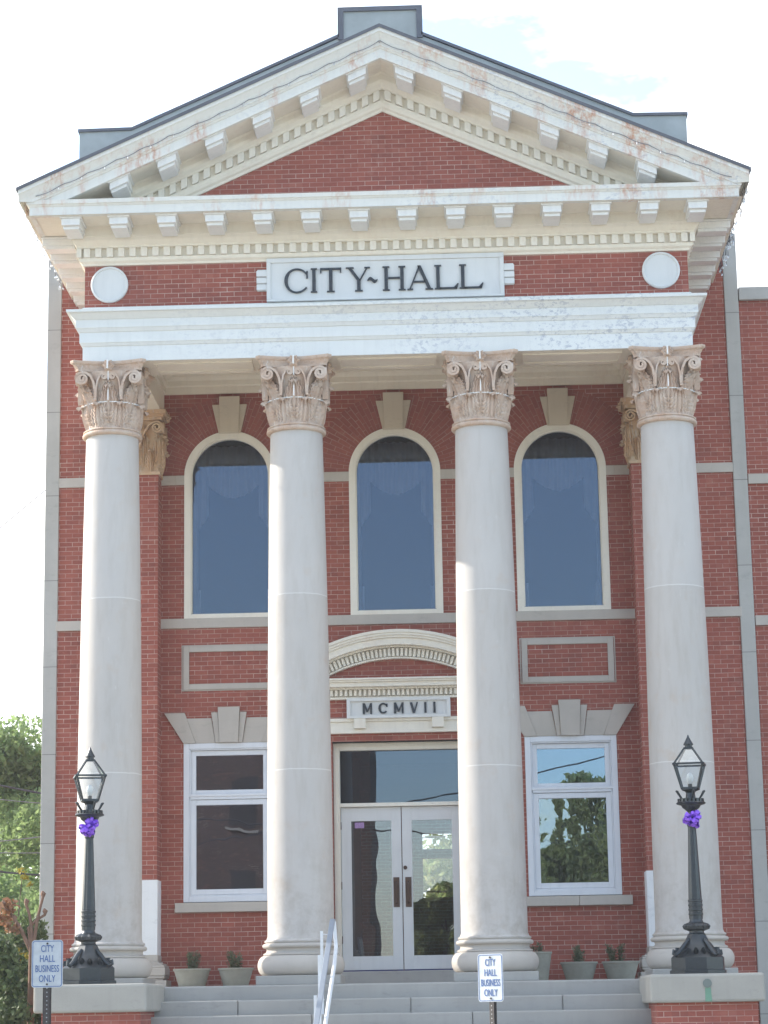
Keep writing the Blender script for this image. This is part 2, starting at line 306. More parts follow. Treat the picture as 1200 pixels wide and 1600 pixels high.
# =================================================================== CITY HALL
hall=empty('city_hall',(0,0,GZ),label='red brick city hall with four pale columns carrying a white pediment lettered CITY HALL',cat='building')
def H(mb,name,mat,parent=None,**k):      # part (or sub-part) of the hall, vertices in world coordinates
    if parent is None: return mb.build(name,mat,hall,loc=(0,0,-GZ),**k)
    return mb.build(name,mat,parent,**k)
def part_at(mb,name,mat,x,y,z=0,**k):    # a part with its own origin
    return mb.build(name,mat,hall,loc=(x,y,z-GZ),**k)
WX=(-2.71,0,2.71); AR=.74; SPR=8.50; SILL=6.13
def wall_with_openings():
    mb=MB(); T=.35; X0,X1,Z0,Z1=-5.53,5.53,GZ,12.45
    rects=[(-1.08,1.08,GZ+1.9,4.08)]+[(sx*2.735-.735,sx*2.735+.735,1.57,4.10) for sx in (-1,1)]
    arch=[(x-AR,x+AR,SILL,SPR) for x in WX]; archtop=[(x-AR,x+AR,SPR,9.5) for x in WX]
    allr=rects+arch+archtop
    xs=sorted({X0,X1,*[r[0] for r in allr],*[r[1] for r in allr]}); zs=sorted({Z0,Z1,*[r[2] for r in allr],*[r[3] for r in allr]})
    for a,b in zip(xs,xs[1:]):
        for c,d in zip(zs,zs[1:]):
            mx_,mz=(a+b)/2,(c+d)/2
            if any(r[0]<mx_<r[1] and r[2]<mz<r[3] for r in allr): continue
            mb.add([(a,0,c),(b,0,c),(b,0,d),(a,0,d)],[(0,1,2,3)]); mb.add([(a,T,c),(b,T,c),(b,T,d),(a,T,d)],[(3,2,1,0)])
    for r in rects+arch:
        a,b,c,d=r
        mb.add([(a,0,c),(a,T,c),(a,T,d),(a,0,d)],[(3,2,1,0)]); mb.add([(b,0,c),(b,T,c),(b,T,d),(b,0,d)],[(0,1,2,3)])
        mb.add([(a,0,c),(b,0,c),(b,T,c),(a,T,c)],[(0,1,2,3)])
        if r in rects: mb.add([(a,0,d),(b,0,d),(b,T,d),(a,T,d)],[(3,2,1,0)])
    n=24
    for x in WX:
        arc=[(x-AR*cos(pi*k/n),SPR+AR*sin(pi*k/n)) for k in range(n+1)]
        for y,fl in ((0,0),(T,1)):
            for k in range(n):
                p,q=arc[k],arc[k+1]
                vs=[(p[0],y,p[1]),(q[0],y,q[1]),(q[0],y,9.5),(p[0],y,9.5)]
                mb.add(vs,[(0,1,2,3)] if not fl else [(3,2,1,0)])
        for k in range(n):
            p,q=arc[k],arc[k+1]; mb.add([(p[0],0,p[1]),(q[0],0,q[1]),(q[0],T,q[1]),(p[0],T,p[1])],[(3,2,1,0)])
    # body of the building behind: sides, back, roof
    for sx in (-1,1):
        a=sx*5.53; mb.box(min(a,a-sx*.3),max(a,a-sx*.3),T,16,GZ,12.45)
    mb.box(-5.23,.08,15.7,16,GZ,12.45); mb.box(.90,5.23,15.7,16,GZ,12.45); mb.box(.08,.90,15.7,16,GZ,2.30); mb.box(.08,.90,15.7,16,3.18,3.38); mb.box(.08,.90,15.7,16,3.74,12.45); mb.box(-5.23,5.23,T,15.7,12.0,12.1)
    return mb
wall=H(wall_with_openings(),'brick_wall','brick')
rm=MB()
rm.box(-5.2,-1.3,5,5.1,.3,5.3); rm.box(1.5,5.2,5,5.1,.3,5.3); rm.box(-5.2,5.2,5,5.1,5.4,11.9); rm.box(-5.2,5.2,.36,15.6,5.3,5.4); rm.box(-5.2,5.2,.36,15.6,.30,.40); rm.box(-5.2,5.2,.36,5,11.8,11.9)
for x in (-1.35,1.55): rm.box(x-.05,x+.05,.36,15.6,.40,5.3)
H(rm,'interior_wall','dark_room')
mb=MB(); mb.box(-5.6,5.6,-.03,.38,12.45,12.6); H(mb,'coping','corner_stone')
for sx in (-1,1):
    mb=MB(); a,b=sorted((sx*5.53,sx*5.76)); mb.box(a,b,-.035,.6,GZ,12.45); H(mb,'corner_strip','corner_stone',bevel=.012)
# stone courses
def band(segs,z0,z1,name,p=.03):
    for a,b in segs: H(MB().box(a,b,-p,.05,z0,z1),name,'limestone',bevel=.006)
band([(-5.56,-4.0),(-3.95,3.95),(4.0,5.56)],5.97,6.13,'sill_course',.045)
e=AR+.005
band([(-5.56,-3.6),(-3.6,-2.71-e),(-2.71+e,-e),(e,2.71-e),(2.71+e,3.6),(3.6,5.56)],8.36,8.52,'impost_course')
# brick arch rings with radial bricks + keystones
for x in WX:
    mb=MB(); mb.uv=[]; n=36; r0,r1=AR+.0,1.32
    for k in range(n+1):
        a=pi*k/n; c,s=-cos(a),sin(a)
        for r,y in ((r0,-.006),(r1,-.006)):
            mb.v.append((x+c*r,y,SPR+.02+s*r)); mb.uv.append((r,a*1.05))
    for k in range(n): mb.f.append((k*2,k*2+1,k*2+3,k*2+2)); mb.mi.append(0)
    # thickness: back edge ring
    o=len(mb.v)
    for k in range(n+1):
        a=pi*k/n; c,s=-cos(a),sin(a); mb.v.append((x+c*r1,.0,SPR+.02+s*r1)); mb.uv.append((r1,a*1.05))
    for k in range(n): mb.f.append((k*2+1,o+k,o+k+1,k*2+3)); mb.mi.append(0)
    # flip check not needed: two sided
    H(mb,'brick_arch','brick_arch')
    mb=MB(); mb.prism([(x-.155,9.21),(x+.155,9.21),(x+.17,9.83),(x-.17,9.83)],-.10,.02)
    for sx in (-1,1):
        p=[(x+sx*.155,9.21),(x+sx*.18,9.21),(x+sx*.29,9.70),(x+sx*.165,9.70)]
        if sx<0: p=p[::-1]
        mb.prism(p,-.065,.02)
    H(mb,'keystone','limestone_warm',bevel=.006)
# arched windows
def arched_ring(mb,x,rin,rout,zb,y0,y1,n=40):
    pts_o=[(x-rout,zb)]+[(x-rout*cos(pi*k/n),SPR+rout*sin(pi*k/n)) for k in range(n+1)]+[(x+rout,zb)]
    pts_i=[(x-rin,zb)]+[(x-rin*cos(pi*k/n),SPR+rin*sin(pi*k/n)) for k in range(n+1)]+[(x+rin,zb)]
    for k in range(len(pts_o)-1):
        a,b,c,d=pts_o[k],pts_o[k+1],pts_i[k+1],pts_i[k]
        vs=[(p[0],y,p[1]) for y in (y0,y1) for p in (a,b,c,d)]
        mb.add(vs,[(3,2,1,0),(4,5,6,7),(0,1,5,4),(2,3,7,6)])
def curtain(x):
    mb=MB(); nx,nz=140,170; W=.70; idx={}
    for j in range(nz+1):
        z=6.16+j*(9.15-6.16)/nz
        for i in range(nx+1):
            u=-1+2*i/nx; px=x+u*W; idx[i,j]=len(mb.v)
            mb.v.append((px,.62+.035*sin(u*34+.8*sin(z*2)),z))
    for j in range(nz):
        z=6.16+(j+.5)*(9.15-6.16)/nz
        for i in range(nx):
            u=abs(-1+2*(i+.5)/nx)
            # side drapes tied back low, swagged valance across the top
            t=(z-6.16)/2.99
            edge=.60 if t>.60 else (.60+(.60-t)*3.0 if t>.52 else .84)
            edge=edge if t>.18 else .78
            if u>edge or z>8.26+.20*min(1,u/.58)**2+.02*max(0,u-.58): mb.f.append((idx[i,j],idx[i+1,j],idx[i+1,j+1],idx[i,j+1])); mb.mi.append(0)
    return mb
for i,x in enumerate(WX):
    f=MB(); arched_ring(f,x,AR-.095,AR+.012,6.20,-.035,.10); f.box(x-AR-.012,x+AR+.012,-.04,.10,SILL,6.20)
    arched_ring(f,x,AR-.115,AR-.094,6.215,.0,.11)
    fo=H(f,'arched_window','pale_trim',label=None)
    p=MB(); rr=AR-.10; n=40; p.prism([(x-rr,6.19),(x+rr,6.19)]+[(x+rr*cos(pi*k/n),SPR+rr*sin(pi*k/n)) for k in range(n+1)],.075,.085)
    H(p,'glass_pane','glass_upper',fo)
    H(curtain(x),'curtain','curtain',fo)
# lower sash windows with stone lintels and sills
for sx in (-1,1):
    x=sx*2.735; gm='glass_lower' if sx<0 else 'glass_right'
    f=MB(); z0,z1=1.58,4.10; hw=.733
    def fr(a,b,c,d,t,y0,y1):
        f.box(a,a+t,y0,y1,c,d); f.box(b-t,b,y0,y1,c,d); f.box(a+t,b-t,y0,y1,c,c+t); f.box(a+t,b-t,y0,y1,d-t,d)
    fr(x-hw,x+hw,z0,z1,.09,-.02,.16); fr(x-hw+.09,x+hw-.09,z0+.09,z1-.09,.022,.0,.16)
    f.box(x-hw+.09,x+hw-.09,-.0,.14,3.20,3.27); f.box(x-hw+.05,x+hw-.05,-.015,.04,3.245,3.285)
    fo=H(f,'sash_window','window_white',bevel=.006)
    s1=MB(); t=.085
    def sash(mb,a,b,c,d,t,y0,y1):
        mb.box(a,a+t,y0,y1,c,d); mb.box(b-t,b,y0,y1,c,d); mb.box(a+t,b-t,y0,y1,c,c+t); mb.box(a+t,b-t,y0,y1,d-t,d)
    sash(s1,x-.62,x+.62,3.272,3.985,.08,.05,.12); H(s1,'sash','window_white',fo,bevel=.006)
    s2=MB(); sash(s2,x-.62,x+.62,1.695,3.195,.085,.02,.10); H(s2,'sash','window_white',fo,bevel=.006)
    H(MB().box(x-.55,x+.55,.08,.09,3.33,3.93),'glass_pane',gm if sx<0 else 'glass_right_top',fo); H(MB().box(x-.55,x+.55,.06,.07,1.76,3.13),'glass_pane',gm,fo)
    sl_=MB(); sl_.box(x-.86,x+.05 if sx>0 else x+.86,-.09,.02,1.42,1.57)
    if sx>0: sl_.box(x+.056,x+.89,-.09,.02,1.42,1.57)
    H(sl_,'window_sill','limestone',fo,bevel=.008)
    L_=MB()
    for q in (-1,1):
        P_=[(x+q*.535,4.10),(x+q*.735,4.10),(x+q*1.045,4.59),(x+q*.715,4.59)]; P2=[(x+q*.218,4.10),(x+q*.533,4.10),(x+q*.687,4.50),(x+q*.283,4.50)]
        if q<0: P_=P_[::-1]; P2=P2[::-1]
        L_.prism(P_,-.05,.02); L_.prism(P2,-.03,.02)
        P3=[(x+q*.15,4.10),(x+q*.214,4.10),(x+q*.285,4.59),(x+q*.178,4.59)]
        if q<0: P3=P3[::-1]
        L_.prism(P3,-.06,.02)
    L_.prism([(x-.149,4.10),(x+.149,4.10),(x+.176,4.67),(x-.176,4.67)],-.09,.02)
    H(L_,'stone_lintel','limestone',fo,bevel=.005)
    pf=MB(); sash(pf,x-.74,x+.74,4.965,5.675,.095,-.03,.02); sash(pf,x-.77,x+.77,4.945,5.695,.02,-.012,.02); H(pf,'panel_frame','limestone',bevel=.006)
# columns ------------------------------------------------------------
def spiral(mb,c,ax_r,ax_u,ax_n,r0,turns,width,tk,sgn=1,tail=None):
    """ribbon spiral in plane (ax_r,ax_u), protruding along ax_n"""
    pts=[]
    if tail: pts+=tail
    n=26
    for k in range(n+1):
        a=k/n*turns*2*pi; r=r0*(1-.80*k/n); pts.append((sgn*r*sin(a),r*cos(a)))
    P=[c+ax_r*p[0]+ax_u*p[1] for p in pts]
    st=len(mb.v); m=len(P)
    vs=[]
    for i,p in enumerate(P):
        d=(P[min(i+1,m-1)]-P[max(i-1,0)]).normalized(); q=d.cross(ax_n).normalized()
        for u_,v_ in ((-tk/2,-width/2),(tk/2,-width/2),(tk/2,width/2),(-tk/2,width/2)): vs.append(p+q*u_+ax_n*v_)
    mb.add(vs,[(i*4+k,i*4+(k+1)%4,(i+1)*4+(k+1)%4,(i+1)*4+k) for i in range(m-1) for k in range(4)]+[(3,2,1,0),tuple(4*(m-1)+k for k in range(4))])
def leaf(mb,base,outv,h,wd,lean,curl,belly=.04):
    """acanthus leaf: base point, outward unit vector, height, half width, tip curl"""
    outv=Vector(outv).normalized(); side=Vector((0,0,1)).cross(outv); base=Vector(base); nu,nv=18,24; vs=[]
    for j in range(nv+1):
        v=j/nv
        if v<.80: zz=h*v/.80*.96; oo=belly*sin(v*3)+lean*v
        else:
            a=(v-.80)/.20*pi*.95; zz=h*.96+curl*.62*sin(a); oo=belly*sin(.8*3)+lean*.8+curl*(1-cos(a))*.62
        lob=.74+.26*abs(sin(v*pi*6.2)); wv=wd*(1-.55*max(0,(v-.55)/.45)**1.6)*lob*(1 if v<.8 else 1-.5*(v-.8)/.2)
        for i in range(nu+1):
            u=-1+2*i/nu; rib=.015*cos(u*pi*5.5)*(1 if v<.9 else .4)+.02*math.exp(-(u/.14)**2)
            vs.append(base+side*(u*wv)+outv*(oo-.045*u*u*(1-.4*v)+rib)+Vector((0,0,zz-.03*abs(u)*v)))
    mb.add(vs,[(j*(nu+1)+i,j*(nu+1)+i+1,(j+1)*(nu+1)+i+1,(j+1)*(nu+1)+i) for j in range(nv) for i in range(nu)])
def rosette(mb,c,n,r):
    c=Vector(c); n=Vector(n); s=Vector((0,0,1)).cross(n); vs=[]; k=24
    ring=[]
    for q,(rr,dd) in enumerate(((1,0),(.75,.045),(.35,.03),(.2,.07),(0.01,.08))):
        for i in range(k):
            a=2*pi*i/k; f=rr*r*(1+.18*cos(6*a)*(q<2)); vs.append(c+s*cos(a)*f+Vector((0,0,1))*sin(a)*f+n*dd)
    mb.add(vs,[(q*k+i,q*k+(i+1)%k,(q+1)*k+(i+1)%k,(q+1)*k+i) for q in range(4) for i in range(k)])
def capital_mesh():
    mb=MB()
    mb.lathe([(.40,8.395),(.435,8.40),(.452,8.42),(.452,8.445),(.43,8.465),(.425,8.468),(.442,8.478),(.442,8.492),(.42,8.505),(.385,8.51)],48)
    mb.lathe([(.39,8.51),(.395,8.8),(.415,9.0),(.455,9.2),(.50,9.33),(.50,9.36)],48)
    for k in range(8):
        a=2*pi*(k+.5)/8; o=(cos(a),sin(a),0); leaf(mb,(cos(a)*.375,sin(a)*.375,8.505),o,.34,.175,.05,.085)
        a=2*pi*k/8; o=(cos(a),sin(a),0); leaf(mb,(cos(a)*.372,sin(a)*.372,8.56),o,.56,.165,.07,.085)
    Z=Vector((0,0,1))
    for q in range(4):
        a=pi/4+q*pi/2; d=Vector((cos(a),sin(a),0)); t=Z.cross(d)
        for sg in (-1,1):                                   # corner volutes: one scroll to each face
            fn=Vector((cos(a+sg*pi/4),sin(a+sg*pi/4),0)); ax=(Z.cross(fn))*(-sg)
            c=fn*.455+ax*.395+Z*9.245
            tail=[(-.20,-.34),(-.195,-.2),(-.175,-.07),(-.13,.03),(-.06,.085)]
            spiral(mb,c,ax,Z,fn,.098,1.9,.085,.036,1,tail)
            leaf(mb,c-ax*.02-fn*.10-Z*.20,fn,.12,.05,.03,.04)
        # diagonal cap joining the scroll pair
        st=len(mb.v)
        mb.box(-.035,.035,-.05,.05,9.15,9.34); mb.xform(Matrix.Translation(d*.56)@Matrix.Rotation(a,4,'Z'),st)
        leaf(mb,d*.42+Z*8.86,d,.28,.13,.09,.07)
        # inner helices on each face
        fa=q*pi/2; fn=Vector((cos(fa),sin(fa),0)); ax=Z.cross(fn)
        for sg in (-1,1): spiral(mb,fn*.475+ax*sg*.062+Z*9.27,ax*(-sg),Z,fn,.05,1.6,.06,.024,1,[(-.125,-.33),(-.12,-.18),(-.095,-.05),(-.04,.04)])
        leaf(mb,fn*.425+Z*8.96,fn,.24,.10,.03,.04)
        rosette(mb,fn*.50+Z*9.435,fn,.085)
    # abacus with concave sides and cut corners
    def ring(s,z):
        s=s*.975
        pts=[]
        for q in range(4):
            fa=q*pi/2; fn=Vector((cos(fa),sin(fa),0)); ax=Z.cross(fn)
            for i in range(13):
                u=-1+2*i/12; conc=.44+.115*u*u*1.0
                pts.append((fn*(conc*s)+ax*(u*.50*s)+Z*z))
        return pts
    prof=[(.93,9.362),(.93,9.40),(.97,9.43),(.985,9.455),(1.04,9.465),(1.06,9.48),(1.06,9.515),(1.0,9.518)]
    vs=[]; 
    for s_q,z in prof: vs+=ring(s_q,z)
    n=52; mb.add(vs,[(i*n+k,i*n+(k+1)%n,(i+1)*n+(k+1)%n,(i+1)*n+k) for i in range(len(prof)-1) for k in range(n)]+[tuple(range(n-1,-1,-1)),tuple((len(prof)-1)*n+k for k in range(n))])
    mb.box(-.42,.42,-.42,.42,9.3,9.50)
    return mb
CX_=[-4.2,-1.4,1.4,4.2]; CYc=-3.02
def shaft_r(z):
    t=(z-.9)/7.5; return .482-.008*t-.079*t**1.9
shaft=MB(); zs=[.86,.885,.90]+[.9+7.5*k/24 for k in range(1,25)]
shaft.lathe([(.53,.845),(.53,.865),(.50,.885),(.484,.93)]+[(shaft_r(z),z) for z in zs[3:]],64)
col0=part_at(shaft,'column','shaft_stone',CX_[0],CYc,0,smooth=30)
bs=MB(); prof=[]
for a in range(13): t=-pi/2+pi*a/12; prof.append((.525+.105*cos(t),.515+.145*sin(t)))
prof+=[(.545,.665),(.545,.685),(.51,.70),(.497,.73),(.505,.757)]
for a in range(9): t=-pi/2+pi*a/8; prof.append((.525+.035*cos(t),.793+.033*sin(t)))
prof+=[(.515,.83),(.515,.846)]
bs.lathe(prof,64); bs.build('column_base','limestone',col0,smooth=40)
cap=capital_mesh().build('capital','terracotta',col0,smooth=50)
ml=MB()
n=48                                                     # pale mortar joint round the bell and down its face
vs=[]; 
for k in range(n+1):
    a=-pi+pi*k/n; r=.452+.014*sin(k*2.3)
    for dz in (-.007,.007): vs.append((cos(a)*r,sin(a)*r,8.885+dz+.004*sin(k*1.7)))
ml.add(vs,[(2*k,2*k+2,2*k+3,2*k+1) for k in range(n)])
for k in range(n):
    a=-pi+pi*(k+.5)/n; ml.box(cos(a)*.44-.012,cos(a)*.44+.012,sin(a)*.44-.012,sin(a)*.44+.012,8.878,8.892)
ml.box(-.008,.008,-.50,-.44,8.90,9.35); ml.box(-.010,.010,-.60,-.55,9.37,9.50)
ml.build('mortar_joint','mortar_white',col0)
pd=MB().box(-.60,.60,-.68,.66,.238,.37); pd.build('pedestal_block','limestone_step',col0,bevel=.012)
for x in CX_[1:]:
    c=copy_tree(col0,hall); c.location=(x,CYc,-GZ)
# pilasters ----------------------------------------------------------
def pil():
    mb=MB().box(-.36,.36,-.42,0,.76,8.45); p=part_at(mb,'pilaster','brick',-4.20,0,0)
    b=MB()
    b.box(-.385,.385,-.445,0,.66,.76)
    for k,(o,z0,z1) in enumerate(((.12,.37,.40),(.145,.40,.44),(.155,.44,.56),(.145,.56,.60),(.11,.60,.63),(.05,.63,.66))): b.box(-.36-o,.36+o,-.42-o,0,z0,z1)
    b.box(-.54,.54,-.60,0,.238,.37); b.build('pilaster_base','limestone',p,bevel=.012)
    m_=MB().box(-.375,.375,-.435,-.0,.762,1.92); m_.build('marble_panel','marble',p,bevel=.004)
    c=MB(); c.box(-.39,.39,-.45,0,8.45,8.50); c.box(-.36,.36,-.42,0,8.50,9.45)
    Z=Vector((0,0,1))
    def face(fn,off,half,nn):
        fn=Vector(fn); ax=Z.cross(fn)
        for i in range(nn):
            u=-half+2*half*(i+.5)/nn; leaf(c,fn*(off-.01)+ax*u+Z*8.50+Vector((0,0 if fn.y else -.21,0)),fn,.34,half/nn*1.05,.03,.07)
        for i in range(nn+1):
            u=-half+2*half*i/nn; leaf(c,fn*(off-.02)+ax*u+Z*8.56+Vector((0,0 if fn.y else -.21,0)),fn,.52,half/nn*.9,.035,.07)
        o2=Vector((0,0 if fn.y else -.21,0))
        for sg in (-1,1):
            spiral(c,fn*(off+.05)+ax*sg*(half-.02)+Z*9.23+o2,ax*sg,Z,fn,.095,1.9,.09,.026,1,[(-.28,-.32),(-.25,-.2),(-.2,-.08),(-.13,.04),(-.06,.08)])
            spiral(c,fn*(off+.04)+ax*sg*.06+Z*9.26+o2,ax*(-sg),Z,fn,.045,1.6,.05,.016,1,[(-.14,-.25),(-.1,-.12),(-.05,0),(-.01,.04)])
        rosette(c,fn*(off+.11)+Z*9.45+o2,fn,.075)
    face((0,-1,0),.42,.36,3); face((1,0,0),.36,.21,2); face((-1,0,0),.36,.21,2)
    for o,z0,z1 in ((.06,9.36,9.41),(.09,9.41,9.45),(.13,9.45,9.52)): c.box(-.36-o,.36+o,-.42-o,0,z0,z1)
    c.build('capital','terracotta_warm',p,smooth=50)
    return p
p0=pil(); p1=copy_tree(p0,hall); p1.location=(4.20,0,-GZ)
# architrave ---------------------------------------------------------
a=MB(); HW,YF=4.58,-3.43
a.box(-HW,HW,YF,-2.60,9.521,10.34)
for sx in (-1,1):
    x0,x1=sorted((sx*HW,sx*3.80)); a.box(x0,x1,-2.60,0,9.521,10.34)
arch_=H(a,'architrave','bounce_cream')
o=MB(); o.sweepU([(0,9.518),(.02,9.518),(.02,9.755),(.035,9.76),(.055,9.80),(.065,9.805),(.065,9.965),(.08,9.97),(.105,10.02),(.115,10.025),(.115,10.15),(.13,10.155),(.16,10.19),(.20,10.235),(.24,10.245),(.245,10.285),(.0,10.31)],HW,YF,0)
H(o,'architrave_moulding','white_paint',arch_)
o=MB(); o.sweepU([(.0,10.30),(.03,10.312),(.03,10.37),(0,10.375)],HW,YF,0); H(o,'flashing','metal_weathered' if 'metal_weathered' in M else 'white_paint',arch_)
# soffit panels under the beam and inner cornice round the porch ceiling
for x0,x1 in ((-3.55,-2.05),(-.75,.75),(2.05,3.55)):
    s=MB()
    for (p,q,r_,t_) in ((x0,x1,-3.28,-3.245),(x0,x1,-2.80,-2.765),(x0,x0+.035,-3.245,-2.80),(x1-.035,x1,-3.245,-2.80)): s.box(p,q,r_,t_,9.498,9.522)
    H(s,'soffit_panel','bounce_cream',arch_)
s=MB(); prof=[(0,9.90),(.03,9.90),(.03,10.02),(.06,10.04),(.06,10.12),(.12,10.18),(.16,10.19),(.16,10.27)]
for y,d in ((0,-1),(-2.60,1)):
    for (o1,z1),(o2,z2) in zip(prof,prof[1:]):
        s.add([(-3.8,y+d*o1,z1),(3.8,y+d*o1,z1),(3.8,y+d*o2,z2),(-3.8,y+d*o2,z2)],[(0,1,2,3)])
for x,d in ((-3.8,1),(3.8,-1)):
    for (o1,z1),(o2,z2) in zip(prof,prof[1:]): s.add([(x+d*o1,-2.6,z1),(x+d*o1,0,z1),(x+d*o2,0,z2),(x+d*o2,-2.6,z2)],[(0,1,2,3)])
s.box(-3.8,3.8,-2.6,0,10.26,10.34)
H(s,'porch_ceiling','bounce_cream')
# frieze and gable brickwork ----------------------------------------
f=MB(); SL=.449
f.box(-HW,HW,YF,-3.1,10.34,11.6)
for sx in (-1,1):
    x0,x1=sorted((sx*HW,sx*4.25)); f.box(x0,x1,-3.1,0,10.34,11.6)
fz=H(f,'brick_frieze','brick')
f=MB(); f.prism([(-4.5,11.6),(4.5,11.6),(0,13.62)],YF,-3.1); H(f,'gable_brick','brick')
# name board, side ears, roundels
nb=MB(); nb.box(-1.80,1.80,YF-.05,YF,10.38,11.06); 
for (p,q,r_,t_) in ((-1.80,1.80,10.99,11.06),(-1.80,1.80,10.38,10.41),(-1.80,-1.735,10.41,10.99),(1.735,1.80,10.41,10.99)): nb.box(p,q,YF-.075,YF-.051,r_,t_)
for sx in (-1,1):
    for k in range(3):
        x0,x1=sorted((sx*1.80,sx*1.955)); z0=10.57+k*.105; nb.box(x0,x1,YF-.055-.01*k,YF,z0,z0+.088)
    x0,x1=sorted((sx*1.80,sx*1.945)); nb.box(x0,x1,YF-.03,YF,10.56,10.90)
nbo=H(nb,'name_board','clean_white',bevel=.006)
for x in (-4.20,4.17):
    r=MB(); n=48
    pr=[(.285,0),(.285,.045),(.262,.06),(.252,.055),(.248,.035),(.001,.045)]
    vs=[]; 
    for rr,dd in pr: vs+=[(x+cos(2*pi*k/n)*rr,YF-dd,10.725+sin(2*pi*k/n)*rr) for k in range(n)]
    r.add(vs,[(i*n+k,i*n+(k+1)%n,(i+1)*n+(k+1)%n,(i+1)*n+k) for i in range(len(pr)-1) for k in range(n)])
    H(r,'roundel','clean_white',smooth=30)
# letters ------------------------------------------------------------
def quad(mb,p,y0,y1):
    ar=sum(p[i][0]*p[(i+1)%len(p)][1]-p[(i+1)%len(p)][0]*p[i][1] for i in range(len(p)))
    mb.prism(p if ar>0 else p[::-1],y0,y1)
def stroke(mb,x0,z0,x1,z1,wd,y0,y1):      # slanted stroke of horizontal width wd
    quad(mb,[(x0-wd/2,z0),(x0+wd/2,z0),(x1+wd/2,z1),(x1-wd/2,z1)],y0,y1)
def ser(mb,xc,z,wd,y0,y1,h=.016): mb.box(xc-wd/2,xc+wd/2,y0,y1,z,z+h)
def cletter(mb,x0,x1,z0,z1,tk,tn,y0,y1,open_=.62):
    xc,zc=(x0+x1)/2+ (x1-x0)*.06,(z0+z1)/2; rx_,rz=(x1-x0)*.56,(z1-z0)/2; n=30
    for k in range(n):
        def pt(k,inner):
            a=open_+ (2*pi-2*open_)*k/n; t=tn+(tk-tn)*max(0,-cos(a))**1.2
            rr=(rx_-t if inner else rx_),(rz-tn*1.1 if inner else rz); return (xc+rr[0]*cos(a),zc+rr[1]*sin(a))
        quad(mb,[pt(k,0),pt(k+1,0),pt(k+1,1),pt(k,1)],y0,y1)
    for s_ in (1,): 
        a=open_; px,pz=xc+rx_*cos(a),zc+rz*sin(a); mb.box(px-.012,px+.012,y0,y1,pz-.075*(z1-z0)/.38,pz+.035*(z1-z0)/.38)
Z0,Z1=10.505,10.885; ya,yb=YF-.085,YF-.052; TK,TN=.052,.021
def letter(fn):
    mb=MB(); fn(mb); H(mb,'letter','letter_black',nbo)
letter(lambda m_:cletter(m_,-1.53,-1.19,Z0-.005,Z1+.005,TK,TN,ya,yb))
def I_(m_,x,z0=Z0,z1=Z1,tk=TK,sw=.115): m_.box(x-tk/2,x+tk/2,ya,yb,z0+.016,z1-.016); ser(m_,x,z0,sw,ya,yb); ser(m_,x,z1-.016,sw,ya,yb)
letter(lambda m_:I_(m_,-1.08,sw=.095))
def T_(m_):
    x=-.825; m_.box(x-TK/2,x+TK/2,ya,yb,Z0+.016,Z1-.03); ser(m_,x,Z0,.115,ya,yb); m_.box(-.985,-.665,ya,yb,Z1-.03,Z1); m_.box(-.985,-.967,ya,yb,Z1-.075,Z1-.03); m_.box(-.683,-.665,ya,yb,Z1-.075,Z1-.03)
letter(T_)
def Y_(m_):
    x=-.40; m_.box(x-TK/2,x+TK/2,ya,yb,Z0+.016,Z0+.17); ser(m_,x,Z0,.115,ya,yb); stroke(m_,x+.005,Z0+.165,-.535,Z1-.014,TK,ya,yb); stroke(m_,x+.012,Z0+.165,-.275,Z1-.014,TN,ya,yb)
    ser(m_,-.535,Z1-.016,.12,ya,yb); ser(m_,-.27,Z1-.016,.085,ya,yb)
letter(Y_)
def tilde(m_):
    n=14
    for k in range(n):
        def q(k):
            u=k/n; x=-.27+.155*u; z=10.672-.026*sin(u*2*pi+pi*1.0)*-1*-1+ .012*u; return x,z
        (xa,za),(xb,zb)=q(k),q(k+1); t=.006+.022*sin(pi*(k+.5)/n)
        quad(m_,[(xa,za-t),(xb,zb-t),(xb,zb+t),(xa,za+t)],ya,yb)
letter(tilde)
def H_(m_):
    for x in (.015,.255): I_(m_,x,sw=.105)
    m_.box(.046,.224,ya,yb,10.69,10.715)
letter(H_)
def A_(m_):
    stroke(m_,.375,Z0+.014,.52,Z1,TN,ya,yb); stroke(m_,.668,Z0+.014,.515,Z1,TK,ya,yb); ser(m_,.378,Z0,.085,ya,yb); ser(m_,.665,Z0,.115,ya,yb); m_.box(.43,.61,ya,yb,Z0+.115,Z0+.138)
letter(A_)
for xx in (.80,1.175):
    def L2(m_,x=xx):
        I_(m_,x,sw=.105); m_.box(x+.02,x+.285,ya,yb,Z0,Z0+.026); quad(m_,[(x+.285,Z0),(x+.31,Z0+.085),(x+.295,Z0+.085),(x+.24,Z0+.026)],ya,yb)
    letter(L2)
# horizontal cornice -------------------------------------------------
c=MB()
c.sweepU([(0,11.03),(.03,11.03),(.04,11.06),(.075,11.09),(.085,11.135),(.085,11.14),(.05,11.145),(.05,11.285),(.11,11.29),(.115,11.32),(.135,11.34),(.17,11.39),(.185,11.44),(.20,11.45),(.21,11.56),(.22,11.60),(.755,11.605),(.755,11.595),(.775,11.595)],HW,YF,0)
cn=H(c,'cornice','bounce_cream')
c=MB(); c.sweepU([(.70,11.595),(.775,11.592),(.775,11.735),(.785,11.74),(.80,11.765),(.815,11.77),(.825,11.83)],HW-.05,YF+.02,0)
c.sweepU([(.825,11.83),(.70,11.86),(-.1,11.95)],HW-.05,YF+.02,-3.2)
H(c,'cornice_fascia','white_paint_rust',cn)
db=MB()                                             # the small ones that are one band
dn=MB().box(-.048,.048,-.115,-.04,-.07,.07).build('dentil','pale_trim',cn,bevel=.004)
for i in range(-26,27):
    q=dn if i==-26 else dn.copy()
    if i>-26: col.objects.link(q)
    q.location=(i*.1745,YF,11.215)
d=db
yy=YF-.07
